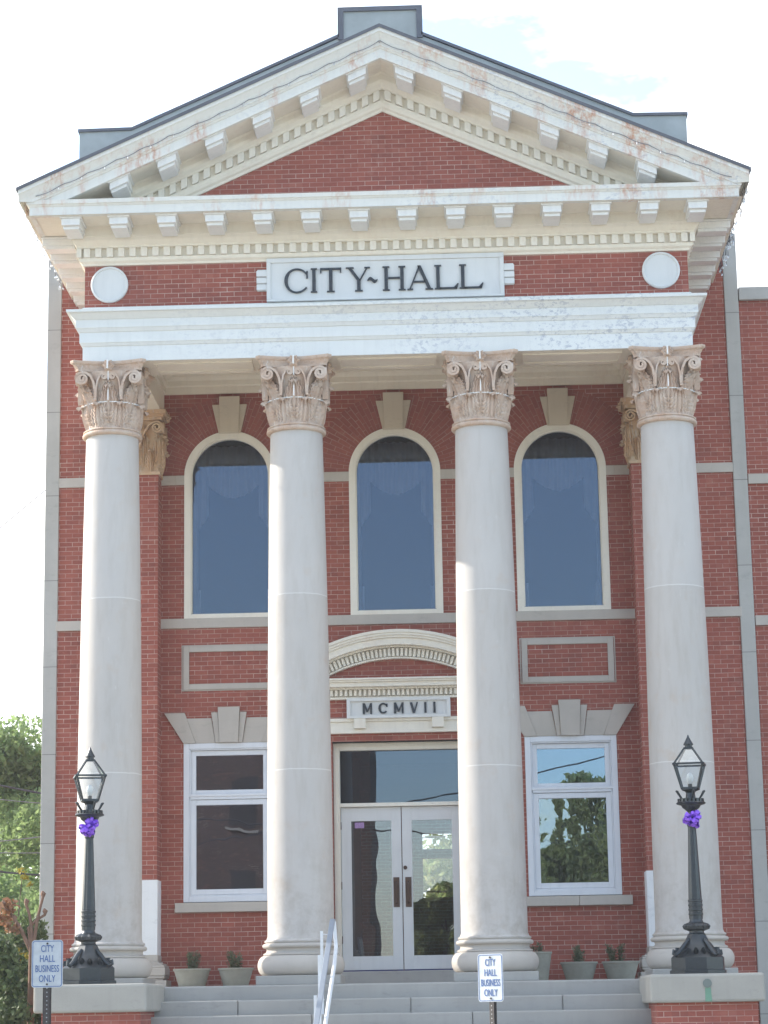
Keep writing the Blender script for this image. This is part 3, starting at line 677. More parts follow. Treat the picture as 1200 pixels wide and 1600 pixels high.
k=0
while yy<-.1:
    for sx in (-1,1):
        x0,x1=sorted((sx*(HW+.04),sx*(HW+.115))); d.box(x0,x1,yy-.048,yy+.048,11.145,11.285)
    yy+=.1745
def modillion(nose):    # local: bracket centred on x=0, from y=0 (back) to nose (front), top at z=0
    mb=MB(); mb.box(-.165,.165,nose-.02,0,-.03,0); mb.box(-.138,.138,nose,0,-.135,-.03)
    mb.box(-.118,.118,nose+.05,0,-.185,-.135)
    return mb
m0=modillion(-.50).build('modillion','bracket_white',cn,bevel=.006)
m0.location=(-6.5*.722,YF-.20,11.597)
def clone(o,loc,rz=0,parent=None,name=None):
    q=o.copy(); col.objects.link(q); q.parent=parent or o.parent; q.location=loc; q.rotation_euler=(0,0,rz); return q
for i in range(1,14): clone(m0,((i-6.5)*.722,YF-.20,11.597))
for k in range(5):
    y=-3.43+.36+k*.722
    clone(m0,(HW+.20,y,11.597),R(90)); clone(m0,(-HW-.20,y,11.597),R(-90))
# raking cornice -----------------------------------------------------
r=MB()
r.rake([(-3.2,13.40),(-3.46,13.40),(-3.47,13.44),(-3.50,13.47),(-3.515,13.52),(-3.515,13.575),(-3.48,13.585),(-3.48,13.735),(-3.54,13.74),(-3.55,13.77),(-3.60,13.82),(-3.62,13.87),(-3.62,13.95),(-3.635,13.985),(-4.15,13.99),(-4.15,14.05),(-3.2,14.1)],5.25,SL,False)
rk=H(r,'raking_cornice','bounce_cream')
r=MB(); r.rake([(-4.13,13.99),(-4.13,13.97),(-4.20,13.97),(-4.20,14.115),(-4.215,14.12),(-4.23,14.15),(-4.245,14.155),(-4.25,14.20),(-4.275,14.26),(-4.32,14.33),(-4.34,14.345),(-4.345,14.405),(-3.0,14.41),(-3.0,14.0)],5.455,SL)
cut_below(H(r,'raking_fascia','white_paint_rust',rk),11.80); cut_below(rk,11.80)
r=MB(); r.rake([(-4.36,14.40),(-4.37,14.452),(-4.0,14.46),(-4.0,14.41)],5.48,SL); H(r,'metal_drip_edge','metal_dark',rk)
for sx in (-1,1):
    i=0; dnr=None
    while True:
        x=.0+.0875+i*.1745; i+=1
        if x>4.4: break
        zc=13.585-SL*x; y0,y1=-3.55,-3.47
        if dnr is None: dnr=MB().prism([(-.048,SL*.048*sx),(.048,-SL*.048*sx),(.048,.15-SL*.048*sx),(-.048,.15+SL*.048*sx)],y0,y1).build('dentil','pale_trim',rk,bevel=.004); q=dnr
        else: q=dnr.copy(); col.objects.link(q)
        q.location=(sx*x,0,zc)
for sx in (-1,1):
    for k in range(6):
        x=sx*(.36+.722*k); mb=modillion(-.50); 
        mb.v=[(vx,vy,vz-SL*(abs(x+vx)-abs(x))) for vx,vy,vz in mb.v]
        q=mb.build('modillion','bracket_white',rk,bevel=.006); q.location=(x,YF-.20,13.985-SL*abs(x))
# side crown of the eaves, roof slopes
for sx in (-1,1):
    e_=MB(); pr=[(5.28,11.80),(5.30,11.80),(5.315,11.84),(5.36,11.89),(5.42,11.945),(5.455,11.955),(5.455,12.0),(5.2,12.0)]
    m_=len(pr); vs=[(sx*x,-4.19,z) for x,z in pr]+[(sx*x,.0,z) for x,z in pr]
    e_.add(vs,[(i,i+1,i+1+m_,i+m_) for i in range(m_-1)]); H(e_,'eave_crown','bounce_cream')
    rf=MB(); vs=[(0,-4.3,14.44),(sx*5.47,-4.3,14.44-SL*5.47),(sx*5.47,.2,14.44-SL*5.47),(0,.2,14.44)]
    rf.add(vs+[(x,y,z-.04) for x,y,z in vs],[(0,1,2,3),(7,6,5,4),(0,4,5,1),(1,5,6,2),(2,6,7,3)])
    H(rf,'roof_slope','roof_metal')
mb=MB(); mb.prism([(-4.5,11.95),(4.5,11.95),(0,14.38)],-.2,.3); H(mb,'rear_gable','brick')
# metal clad parapet behind the gable
top=[(-4.61,13.02),(-3.82,13.03),(-.62,14.44)]
pm=MB(); pm.prism([(0,14.36),(-4.61,12.29)][::-1][:1]+[(0,14.36),(4.61,12.29),(4.61,13.02),(3.82,13.03),(.62,14.44),(.62,14.86),(-.62,14.86),(-.62,14.44),(-3.82,13.03),(-4.61,13.02)],-3.90,-3.60)
pr_=H(pm,'metal_parapet','metal_cladding')
cp=MB()
line=[(-4.63,13.02),(-3.81,13.03),(-.63,14.45)]
for sx in (-1,1):
    for (xa,za),(xb,zb) in zip(line,line[1:]): quad(cp,[(sx*xa,za),(sx*xb,zb),(sx*xb,zb+.045),(sx*xa,za+.045)],-3.93,-3.57)
cp.box(-.65,.65,-3.93,-3.57,14.86,14.93)
for sx in (-1,1):
    x0,x1=sorted((sx*.65,sx*.56)); cp.box(x0,x1,-3.93,-3.58,14.40,14.86)
H(cp,'parapet_cap','metal_dark',pr_)
# a second flat flashing strip on the rake, bluish
r=MB(); r.rake([(-3.96,14.44),(-3.96,14.53),(-3.91,14.53),(-3.91,14.44)],4.4,SL); H(r,'flashing','metal_cladding',pr_)
# door hood ----------------------------------------------------------
RO=2.95; ZC=5.82-RO
def arcband(mb,ro,ri,y0,y1,a1=None,n=40):
    a1=a1 or math.asin(1.93/RO)
    po=[(ro*sin(-a1+2*a1*k/n),ZC+ro*cos(-a1+2*a1*k/n)) for k in range(n+1)]; pi_=[(ri*sin(-a1+2*a1*k/n),ZC+ri*cos(-a1+2*a1*k/n)) for k in range(n+1)]
    for k in range(n):
        p=[pi_[k],pi_[k+1],po[k+1],po[k]]; vs=[(x,y,z) for y in (y0,y1) for x,z in p]
        fs=[(0,1,2,3),(7,6,5,4),(3,2,6,7),(4,5,1,0)]
        if k==0: fs.append((0,3,7,4))
        if k==n-1: fs.append((1,5,6,2))
        mb.add(vs,fs)
hd=MB()
arcband(hd,RO,RO-.05,-.44,0); arcband(hd,RO-.05,RO-.09,-.42,0); arcband(hd,RO-.09,RO-.125,-.395,0); arcband(hd,RO-.125,RO-.235,-.36,0)
arcband(hd,RO-.235,RO-.26,-.24,0); arcband(hd,RO-.26,RO-.405,-.13,0); arcband(hd,RO-.405,RO-.435,-.17,0)
for (o,z0,z1) in ((.40,5.02,5.05),(.37,4.99,5.02),(.33,4.92,4.99)): hd.box(-1.93+.40-o,1.93-.40+o,-o,0,z0,z1)
hd.box(-1.78,1.78,-.22,0,4.89,4.92); hd.box(-1.72,1.72,-.12,0,4.775,4.89); hd.box(-1.76,1.76,-.16,0,4.74,4.775)
hd.box(-1.72,1.72,-.10,0,4.20,4.26); hd.box(-1.72,1.72,-.085,0,4.26,4.385); hd.box(-1.72,1.72,-.12,0,4.385,4.44)
for sx in (-1,1): x0,x1=sorted((sx*.53,sx*.72)); hd.box(x0,x1,-.17,-.04,4.27,4.43)
hood=H(hd,'door_hood','pale_trim',bevel=.004)
d=db; a1=.62
for i in range(-24,25):
    a=i*.0262
    st=len(d.v); d.box(-.020,.020,-.20,-.12,RO-.40,RO-.27); d.xform(Matrix.Translation((0,0,ZC))@Matrix.Rotation(a,4,'Y'),st)
for i in range(-22,23): d.box(i*.0765-.021,i*.0765+.021,-.19,-.11,4.79,4.885)
tag(H(d,'dentil_band','pale_trim'),kind='stuff')
b=MB(); b.prism([(-1.6,5.05),(1.6,5.05)]+[((RO-.43)*sin(a),ZC+(RO-.43)*cos(a)) for a in [.62-.062*k for k in range(21)] if ZC+(RO-.43)*cos(a)>5.05],-.06,0)
b.box(-1.70,-.83,-.06,0,4.44,4.74); b.box(.83,1.70,-.06,0,4.44,4.74); H(b,'brick_infill','brick',hood)
dp=MB(); dp.box(-.82,.82,-.13,0,4.44,4.74)
for (p,q,r_,t_) in ((-.83,.83,4.705,4.755),(-.83,.83,4.43,4.475),(-.83,-.775,4.475,4.705),(.775,.83,4.475,4.705)): dp.box(p,q,-.18,-.131,r_,t_)
dpo=H(dp,'date_panel','clean_white')
ya,yb=-.160,-.131
def dl(fn):
    mb=MB(); fn(mb); H(mb,'letter','letter_black',dpo)
z0,z1=4.50,4.672
def Mm(m_,x0,x1):
    t=.036; m_.box(x0,x0+t,ya,yb,z0,z1); m_.box(x1-t*.8,x1,ya,yb,z0,z1); xc=(x0+x1)/2
    stroke(m_,xc,z0+.03,x0+t*.6,z1,t*.9,ya-.002,yb); stroke(m_,xc,z0+.03,x1-t*.5,z1,t*.6,ya-.004,yb)
dl(lambda m_:Mm(m_,-.575,-.425)); dl(lambda m_:cletter(m_,-.325,-.185,z0,z1,.04,.024,ya,yb,.7)); dl(lambda m_:Mm(m_,-.075,.08))
dl(lambda m_:(stroke(m_,.245,z0,.20,z1,.04,ya,yb),stroke(m_,.25,z0,.30,z1,.022,ya-.002,yb)))
for x in (.43,.575): dl(lambda m_,x=x:m_.box(x-.018,x+.018,ya,yb,z0,z1))
# doorway ------------------------------------------------------------
f=MB(); Y0,Y1=.28,.42
for sx in (-1,1):
    x0,x1=sorted((sx*1.075,sx*.975)); f.box(x0,x1,Y0-.06,Y1,.47,4.075); x0,x1=sorted((sx*1.075,sx*1.03)); f.box(x0,x1,Y0-.09,Y0-.06,.47,4.075)
f.box(-.975,.975,Y0-.06,Y1,3.96,4.075); f.box(-.975,.975,Y0-.05,Y1,3.055,3.115); f.box(-1.03,1.03,Y0-.09,Y0-.06,4.02,4.075)
df=H(f,'door_frame','pale_trim',bevel=.006)
H(MB().box(-.97,.97,.33,.34,3.115,3.96),'transom_pane','glass_transom',df)
for sx in (-1,1):
    d=MB(); x0,x1=sorted((sx*.006,sx*.97)); ga,gb=sorted((sx*.165,sx*.805)); z0,z1=.485,3.05
    d.box(x0,ga,.30,.35,z0,z1); d.box(gb,x1,.30,.35,z0,z1); d.box(ga,gb,.30,.35,z0,.70); d.box(ga,gb,.30,.35,2.83,z1)
    do=H(d,'door','door_white',bevel=.004)
    H(MB().box(ga-.01,gb+.01,.322,.33,.69,2.84),'glass_pane','glass_door',do)
    h=MB(); xc=sx*.095; h.box(xc-.048,xc+.048,.29,.30,1.46,1.93); 
    h.tube([(xc,.298,1.52),(xc,.25,1.54),(xc,.245,1.70),(xc,.25,1.84),(xc,.298,1.86)],.013); H(h,'handle','bronze',do,smooth=40)
    H(MB().box(x0,x1,.295,.345,.462,.485),'weather_strip','weather_strip',do)
    if sx>0:
        l=MB(); n=16; vs=[(.05+.032*cos(2*pi*k/n),y,2.08+.032*sin(2*pi*k/n)) for y in (.285,.30) for k in range(n)]
        l.add(vs,[tuple(range(n)),]+[(k,(k+1)%n,n+(k+1)%n,n+k) for k in range(n)]); H(l,'lock','bronze',do)
    else:
        H(MB().box(-.75,-.60,.318,.321,2.72,2.81),'sticker','sticker',do)
        for z in (.9,1.75,2.7): H(MB().box(-.985,-.962,.285,.30,z,z+.12),'hinge','bronze',do)
H(MB().box(-1.08,1.08,.02,.30,4.078,4.082),'soffit_trim','dark_joint')
th=MB(); th.box(-1.075,1.075,-.45,.42,.238,.455); H(th,'threshold','limestone_step',bevel=.01)
# =================================================================== ADJOINING BUILDING
ad=empty('adjoining_building',(9,0,GZ),label='lower red brick wing with grey stone bands joined to the right side',cat='building')
def AD(mb,name,mat,**k): return mb.build(name,mat,ad,loc=(-9,0,-GZ),**k)
AD(MB().box(5.77,22,.02,15,GZ,11.28),'wall','brick')
AD(MB().box(5.77,22.1,-.05,15.1,11.28,11.50),'coping','corner_stone',bevel=.01)
for z in (8.16,5.82): AD(MB().box(5.775,22,-.02,.1,z,z+.16),'stone_band','limestone',bevel=.005)
# =================================================================== STEPS & PIERS
stp=empty('front_steps',(0,-4.5,GZ),label='wide pale stone steps rising between the brick piers to the porch',cat='steps')
def ST(mb,name,mat,**k): return mb.build(name,mat,stp,loc=(0,4.5,-GZ),**k)
ST(MB().box(-5.0,5.0,-3.92,0,GZ,.238),'landing','limestone_step',bevel=.022)
y=-3.92; z=.238; i=0
while z>GZ+.25:
    z-=.205; y2=y-.36
    mb=MB(); xs=[-3.45,-1.15,1.05,3.52] if i%2 else [-3.45,-2.2,.2,2.3,3.52]
    for a,b in zip(xs,xs[1:]): mb.box(a+.003,b-.003,y2,y,GZ,z)
    ST(mb,'step','limestone_step',bevel=.018); y=y2; i+=1
def pier(xc,label,mark):
    t=empty('brick_pier',(xc,-5.0,GZ),label=label,cat='pier',group='brick piers beside the steps')
    h=-GZ
    MB().box(-.66,.66,-.70,1.05,0,h-.10).box(-.66,.66,-3.2,-.704,0,h-1.1).build('brick_base','brick',t)
    MB().box(-.755,.755,-.80,1.07,h-.10,h+.272).build('stone_cap','pier_cap',t,bevel=.035)
    MB().box(-.72,.72,-3.3,-.704,h-1.1,h-.90).build('lower_cap','pier_cap',t,bevel=.03)
    if mark:
        mb=MB(); n=20; vs=[(cos(2*pi*k/n)*.058,yq,h+.145+sin(2*pi*k/n)*.058) for yq in (-.815,-.79) for k in range(n)]
        mb.add(vs,[tuple(range(n))]+[(k,(k+1)%n,n+(k+1)%n,n+k) for k in range(n)]); mb.build('drain_plug','plug',t)
        mb=MB(); mb.prism([(-.035,h-.09),(.055,h-.09),(.04,h+.09),(-.03,h+.09)],-.804,-.79); mb.build('drain_stain','stain_green',t)
pier(-4.02,'brick pier with pale stone cap under the left lamp',False); pier(4.14,'brick pier with round drain plug in its cap under the right lamp',True)
# =================================================================== STREET LAMPS
def lamp(x,rz,label):
    t=empty('street_lamp',(x,-5.0,.272),rz,label,'street lamp','black iron lamps on the piers')
    # base plinth, octagonal flare
    b=MB(); b.lathe([(.40,0),(.40,.05),(.375,.06),(.375,.22),(.34,.25),(.30,.27),(.22,.36),(.17,.44),(.14,.50),(.13,.52)],8,rot=pi/8)
    for k in range(4):
        a=k*pi/2+pi/4; d=Vector((cos(a),sin(a),0))
        b.tube([d*.14+Vector((0,0,.47)),d*.22+Vector((0,0,.40)),d*.31+Vector((0,0,.30)),d*.38+Vector((0,0,.25)),d*.43+Vector((0,0,.27)),d*.42+Vector((0,0,.32)),d*.385+Vector((0,0,.31))],[.02,.028,.03,.026,.02,.018,.012],8)
    for k in range(16):
        a=2*pi*k/16; leaf(b,(cos(a)*.29,sin(a)*.29,.25),(cos(a),sin(a),0),.10,.05,-.06,.02,.02)
    b.build('lamp_base','lamp_iron',t,smooth=35)
    p=MB()
    p.lathe([(.12,.50),(.12,.53),(.10,.55),(.10,.58)],24)
    p.lathe([(.10,.575),(.16,.60),(.175,.64),(.15,.67),(.10,.69)],32,flute=(.09,12)); p.lathe([(.10,.69),(.085,.72),(.085,.74)],24)
    p.lathe([(.088,.735),(.088,.95)]+[(.088-.036*(q/10),.95+q*.103) for q in range(11)],32,flute=(.05,10))
    for zz in (.78,.84,.90,.96): p.lathe([(.085,zz),(.1,zz+.01),(.1,zz+.03),(.085,zz+.04)],24)
    p.lathe([(.05,1.97),(.065,1.99),(.065,2.03),(.05,2.05),(.05,2.18),(.07,2.20),(.12,2.24),(.135,2.27),(.19,2.285),(.205,2.30),(.19,2.315),(.13,2.32),(.11,2.35),(.07,2.37),(.06,2.44),(.075,2.46),(.11,2.475),(.12,2.49)],24)
    for k in range(20):
        a=2*pi*k/20; q=len(p.v); p.box(-.012,.03,-.018,.018,2.31,2.36); p.xform(Matrix.Rotation(a,4,'Z')@Matrix.Translation((.15,0,0)),q)
    for k in range(4):
        a=2*pi*k/4+.3; d=Vector((cos(a),sin(a),0)); p.tube([d*.10+Vector((0,0,2.33)),d*.15+Vector((0,0,2.40)),d*.185+Vector((0,0,2.46)),d*.205+Vector((0,0,2.47))],[.014,.016,.02,.012],6)
    p.build('lamp_post','lamp_iron',t,smooth=35)
    l=MB(); zb,zt,zr=2.49,2.83,3.05; hb,ht,hr=.105,.195,.055
    C4=[(-1,-1),(1,-1),(1,1),(-1,1)]
    for i in range(4):
        a_,b_=C4[i],C4[(i+1)%4]
        l.bar((a_[0]*hb,a_[1]*hb,zb),(a_[0]*ht,a_[1]*ht,zt),.022); l.bar((a_[0]*ht,a_[1]*ht,zt),(a_[0]*hr,a_[1]*hr,zr),.02)
        l.bar((a_[0]*hb,a_[1]*hb,zb+.01),(b_[0]*hb,b_[1]*hb,zb+.01),.03); l.bar((a_[0]*(ht+.01),a_[1]*(ht+.01),zt),(b_[0]*(ht+.01),b_[1]*(ht+.01),zt),.024)
    l.box(-hr-.01,hr+.01,-hr-.01,hr+.01,zr-.01,zr+.015); l.lathe([(.05,zr),(.05,zr+.045),(.068,zr+.05),(.068,zr+.06),(.04,zr+.11),(.02,zr+.15),(.006,zr+.19)],16)
    l.box(-hb,hb,-hb,hb,zb-.012,zb+.004)
    lo=l.build('lantern','lamp_iron',t)
    gl=MB()
    for i in range(4):
        a_,b_=C4[i],C4[(i+1)%4]; k=.985
        gl.add([(a_[0]*hb*k,a_[1]*hb*k,zb),(b_[0]*hb*k,b_[1]*hb*k,zb),(b_[0]*ht*k,b_[1]*ht*k,zt),(a_[0]*ht*k,a_[1]*ht*k,zt),(b_[0]*hr*k,b_[1]*hr*k,zr),(a_[0]*hr*k,a_[1]*hr*k,zr)],[(0,1,2,3),(3,2,4,5)])
    gl.build('lantern_glass','glass_lamp',lo)
    bb=MB(); bb.lathe([(.03,zb),(.03,zb+.07),(.02,zb+.075)],12); bb.lathe([(.045,zb),(.045,zb+.02),(.0,zb+.021)],12); bb.build('socket','lamp_iron',lo)
    bb=MB(); bb.lathe([(.02,zb+.075),(.04,zb+.11),(.052,zb+.15),(.045,zb+.19),(.02,zb+.22),(.003,zb+.23)],20); bb.build('bulb','clean_white',lo,smooth=60)
    return t
lamp(-4.175,R(14),'black iron post lamp with glass lantern on the left pier'); lamp(4.11,R(-10),'black iron post lamp with glass lantern on the right pier')
def bow(x,z,seed,label):
    rr=random.Random(seed); mb=MB(); 
    for k in range(30):
        th=rr.uniform(0,2*pi); ph=rr.uniform(-1.2,1.2); d=Vector((cos(th)*cos(ph),-abs(sin(th)*cos(ph))*.9+.1,sin(ph))).normalized(); q=d.cross(Vector((rr.uniform(-1,1),rr.uniform(-1,1),rr.uniform(-1,1)))).normalized(); w_=rr.uniform(.018,.034); s_=d.cross(q).normalized()
        L1=rr.uniform(.11,.16); pts=[]
        for j in range(9):
            u=j/8*pi; pts.append(d*(sin(u)*L1*.95)+q*(-cos(u)*.035*sin(u)*1.6))
        vs=[]
        for p in pts: vs+=[p-s_*w_,p+s_*w_]
        mb.add(vs,[(2*j,2*j+1,2*j+3,2*j+2) for j in range(8)])
    mb.lathe([(.062,-.02),(.062,.02)],16,cy=.09)
    o=mb.build('ribbon_bow','ribbon'); o.location=(x,-5.09,z); tag(o,label,'bow','purple bows tied to the lamps'); 
bow(-4.165,2.40,3,'purple ribbon bow tied to the left lamp post'); bow(4.115,2.36,9,'purple ribbon bow tied to the right lamp post')
# =================================================================== SIGNS
def text_mesh(txt,size,sx):
    cu=bpy.data.curves.new('t','FONT'); cu.body=txt; cu.size=size; cu.align_x='CENTER'; cu.extrude=.0012; cu.offset=.0003
    to=bpy.data.objects.new('t',cu); col.objects.link(to); bpy.context.view_layer.update()
    me=bpy.data.meshes.new_from_object(to.evaluated_get(bpy.context.evaluated_depsgraph_get()))
    vs=[(v.co.x*sx,v.co.y,v.co.z) for v in me.vertices]; fs=[tuple(p.vertices) for p in me.polygons]
    bpy.data.objects.remove(to); bpy.data.meshes.remove(me); return vs,fs
def sign(x,y,z,rz,label):
    t=empty('street_sign',(x,y,GZ+.1),rz,label,'sign','blue and white city hall signs'); zc=z-(GZ+.1)
    W,Hh=.1525,.2285
    def rr_(w_,h_,r,n=6):
        p=[]
        for cx_,cz_,a0 in ((w_-r,-h_+r,-pi/2),(w_-r,h_-r,0),(-w_+r,h_-r,pi/2),(-w_+r,-h_+r,pi)):
            p+=[(cx_+r*cos(a0+pi/2*k/n),zc+cz_+r*sin(a0+pi/2*k/n)) for k in range(n+1)]
        return p
    pl=MB().prism(rr_(W,Hh,.03),-.002,.002).build('sign_plate','sign_face',t)
    bd=MB(); o_=rr_(W-.008,Hh-.008,.024); i_=rr_(W-.014,Hh-.014,.019); n=len(o_)
    bd.add([(p[0],-.0045,p[1]) for p in o_]+[(p[0],-.0045,p[1]) for p in i_]+[(p[0],-.002,p[1]) for p in o_],[(k,(k+1)%n,n+(k+1)%n,n+k) for k in range(n)]+[(k,2*n+k,2*n+(k+1)%n,(k+1)%n) for k in range(n)]); bd.build('sign_border','sign_blue',pl)
    tx=MB()
    for txt,dz,sx in (('CITY',.115,.62),('HALL',.018,.68),('BUSINESS',-.078,.60),('ONLY',-.173,.64)):
        vs,fs=text_mesh(txt,.094,sx); tx.add([(a,-.0045-c,zc+dz+b) for a,b,c in vs],fs)
    tx.build('sign_lettering','sign_blue',pl)
    bt=MB()
    for dz in (.195,-.197): 
        n=10; bt.add([(cos(2*pi*k/n)*.010,yq,zc+dz+sin(2*pi*k/n)*.010) for yq in (-.011,0) for k in range(n)],[tuple(range(n))]+[(k,(k+1)%n,n+(k+1)%n,n+k) for k in range(n)])
    bt.build('bolt','post_steel',pl)
    ps=MB(); top=zc+.16; ps.box(-.022,.022,.004,.010,0,top); 
    for s_ in (-1,1): ps.box(*sorted((s_*.022,s_*.026)),.004,.030,0,top); ps.box(*sorted((s_*.026,s_*.042)),.027,.031,0,top)
    po=ps.build('sign_post','post_steel',t)
    hh=MB(); zz=.05
    while zz<top: hh.box(-.006,.006,.0025,.004,zz,zz+.012); zz+=.04
    hh.build('post_holes','sign_back',po)
sign(1.199,-14.0,.171,R(-38),'turned white sign reading CITY HALL BUSINESS ONLY before the steps')
sign(-3.135,-14.0,.38,R(4),'square on white sign reading CITY HALL BUSINESS ONLY at the left edge')
# =================================================================== HANDRAIL
hr=empty('handrail',(-.88,-5,GZ),label='pale blue metal handrail climbing the steps beside the second column',cat='handrail')
def HR(mb,name,mat,**k): return mb.build(name,mat,hr,loc=(.88,5,-GZ),**k)
sl2=.205/.36
P1=Vector((-.88,-4.10,1.12)); P2=P1+Vector((-.13,-3.6,-3.6*sl2))
HR(MB().bar(P1,P2,.075,.03),'top_rail','rail_paint',bevel=.008)
q1=P1+Vector((.05,-.55,-.62)); q2=q1+Vector((-.11,-3,-3*sl2))
HR(MB().tube([P1+Vector((0.02,0,-.03)),P1+Vector((.05,-.1,-.38)),q1,q2],.028,10),'lower_rail','rail_white',smooth=40)
for k,(yy) in enumerate((-4.35,-4.95,-5.9,-6.8)):
    zt=P1.z+(yy-P1.y)*sl2; x=-1.02 
    st_=.238-.205*max(0,math.ceil((-3.92-yy)/.36))
    st_=max(st_,GZ+.1)
    HR(MB().box(x-.02,x+.02,yy-.02,yy+.02,st_,zt-.02),'post','rail_white')
    HR(MB().tube([(x,yy,zt-.06),(-.9,yy,zt-.02-.06)],.008,6),'bracket','rail_white')
# =================================================================== PLANTERS
def planter(x,y,s,h,label,lush,kind=0):
    t=empty('planter',(x,y,.238),rng.uniform(0,6),label,'planter','concrete planters on the porch')
    rt_=.285*s; b=MB(); b.lathe([(rt_*.68,0),(rt_*.70,.01),(rt_*.97,h-.035),(rt_*1.02,h-.03),(rt_*1.03,h-.005),(rt_*.99,h),(rt_*.90,h),(rt_*.86,h-.05),(.01,h-.05)],40)
    b.build('pot','pot_concrete',t,smooth=40)
    MB().lathe([(rt_*.86,h-.05),(rt_*.5,h-.035),(.01,h-.03)],20).build('soil','soil',t)
    p=MB(); rr=random.Random(int(x*100)); p.lathe([(.2*s,h-.045),(.03,h-.02)],8)
    for c in range(8 if lush>.4 else 3):
        cx_,cy_=rr.uniform(-.20,.20)*s,rr.uniform(-.12,.12)*s; hh=rr.uniform(.16,.30)*(.5+.5*lush)
        p.tube([(cx_*.6,cy_*.6,h-.05),(cx_,cy_,h-.05+hh)],.004,4)
        for k in range(70):
            u=rr.random(); z0=h-.04+hh*u; a=rr.uniform(0,2*pi); l_=rr.uniform(.02,.055); b0=Vector((cx_*(.6+.4*u)+rr.uniform(-.035,.035),cy_*(.6+.4*u)+rr.uniform(-.035,.035),z0)); tp=b0+Vector((cos(a)*l_,sin(a)*l_,rr.uniform(-.01,.045))); sd=Vector((-sin(a),cos(a),rr.uniform(-.5,.5)))*.011
            mid=(b0+tp)/2+Vector((0,0,.008)); p.add([b0-sd*.2,mid-sd,tp,mid+sd],[(0,1,2,3)])
    p.build('plant','leaf_pot',t)
planter(-3.26,-.62,1,.30,'small concrete planter nearest the left pilaster',1.0)
planter(-2.58,-.62,.95,.30,'small concrete planter beside the second column, left of the door',.9)
planter(2.08,-.75,.78,.46,'taller pale pot partly behind the third column',.35)
planter(2.72,-.62,1,.30,'small concrete planter in the middle, under the right window',.9)
planter(3.36,-.62,1,.30,'small concrete planter nearest the right pilaster',1.0)
# =================================================================== STRING LIGHTS
def garland(sx):
    t=empty('string_lights',(sx*2.7,-4.3,12.9),label=None,cat='string lights')
    tag(t,('thin wire of small bulbs along the left slope of the gable','thin wire of small bulbs along the right slope of the gable')[sx>0],None,'string lights on the gable')
    mb=MB(); bl=MB(); pts=[]; n=60
    for k in range(n+1):
        x=sx*(5.2*(k/n)); s_=abs(sin(k/n*pi*13)); pts.append((x-sx*2.7,.035-.01*s_,14.20-.449*abs(x)-.035*s_-12.9+.02))
    mb.tube(pts,.006,5); mb.build('wire','wire_grey',t)
    b0=MB().tube([(0,0,0),(0,-.02,-.05)],[.010,.014],6).build('bulb','bulb_glass',t)
    for k in range(0,n,4):
        q=b0 if k==0 else b0.copy()
        if k: col.objects.link(q)
        q.location=pts[k]
garland(-1); garland(1)
def icicles(sx):
    t=empty('icicle_lights',(sx*5.45,-2,11.9),label=('clump of clear bulbs hanging under the left eave edge','clump of clear bulbs hanging under the right eave edge')[sx>0],cat='string lights',group='bulbs under the eaves')
    rr=random.Random(4+sx); mb=MB(); bl=MB(); pts=[]
    for k in range(41):
        y=-2.1+4.0*k/40; pts.append((sx*.02+rr.uniform(-.015,.015),y,-.0+rr.uniform(-.02,.02)))
    mb.tube(pts,.008,5)
    for k in range(56):
        y=(rr.uniform(-1.9,1.9)); d=.05+.22*rr.random()*(.4+.6*(y+2)/4); x=sx*(.02+rr.uniform(-.03,.04)); mb.tube([(x,y,0),(x+rr.uniform(-.02,.02),y,-d)],.004,4); 
        q=MB().lathe([(.004,-.03),(.016,-.015),(.018,0),(.008,.02)],8).build('bulb','bulb_glass',t,smooth=60) if k==0 else q.copy()
        if k: col.objects.link(q)
        q.location=(x,y,-d)
    mb.build('wire','wire',t)
icicles(-1); icicles(1)
# =================================================================== VEGETATION
def leafcloud(name,mat,parent,centers,n,size,seed,loc=(0,0,0),flat=.0):
    r=np.random.default_rng(seed); cs=np.array(centers,float); wts=cs[:,3]**2; wts/=wts.sum()
    ci=r.choice(len(cs),n,p=wts); d=r.normal(size=(n,3)); d/=np.linalg.norm(d,axis=1)[:,None]; rad=cs[ci,3]*(r.random(n)**.38)
    P=cs[ci,:3]+d*rad[:,None]*np.array([1,1,.8])
    a=r.normal(size=(n,3)); a/=np.linalg.norm(a,axis=1)[:,None]; b=np.cross(a,r.normal(size=(n,3))); b/=np.linalg.norm(b,axis=1)[:,None]
    s=size*(.6+.8*r.random(n))[:,None]
    V=np.empty((n,4,3)); V[:,0]=P-a*s; V[:,1]=P-b*s*.5; V[:,2]=P+a*s; V[:,3]=P+b*s*.5
    me=bpy.data.meshes.new(name); me.vertices.add(n*4); me.vertices.foreach_set('co',V.reshape(-1)); me.loops.add(n*4); me.loops.foreach_set('vertex_index',np.arange(n*4))
    me.polygons.add(n); me.polygons.foreach_set('loop_start',np.arange(0,n*4,4)); me.polygons.foreach_set('loop_total',np.full(n,4)); me.materials.append(M[mat]); me.update(calc_edges=True)
    o=bpy.data.objects.new(name,me); col.objects.link(o); o.parent=parent; o.location=loc; return o
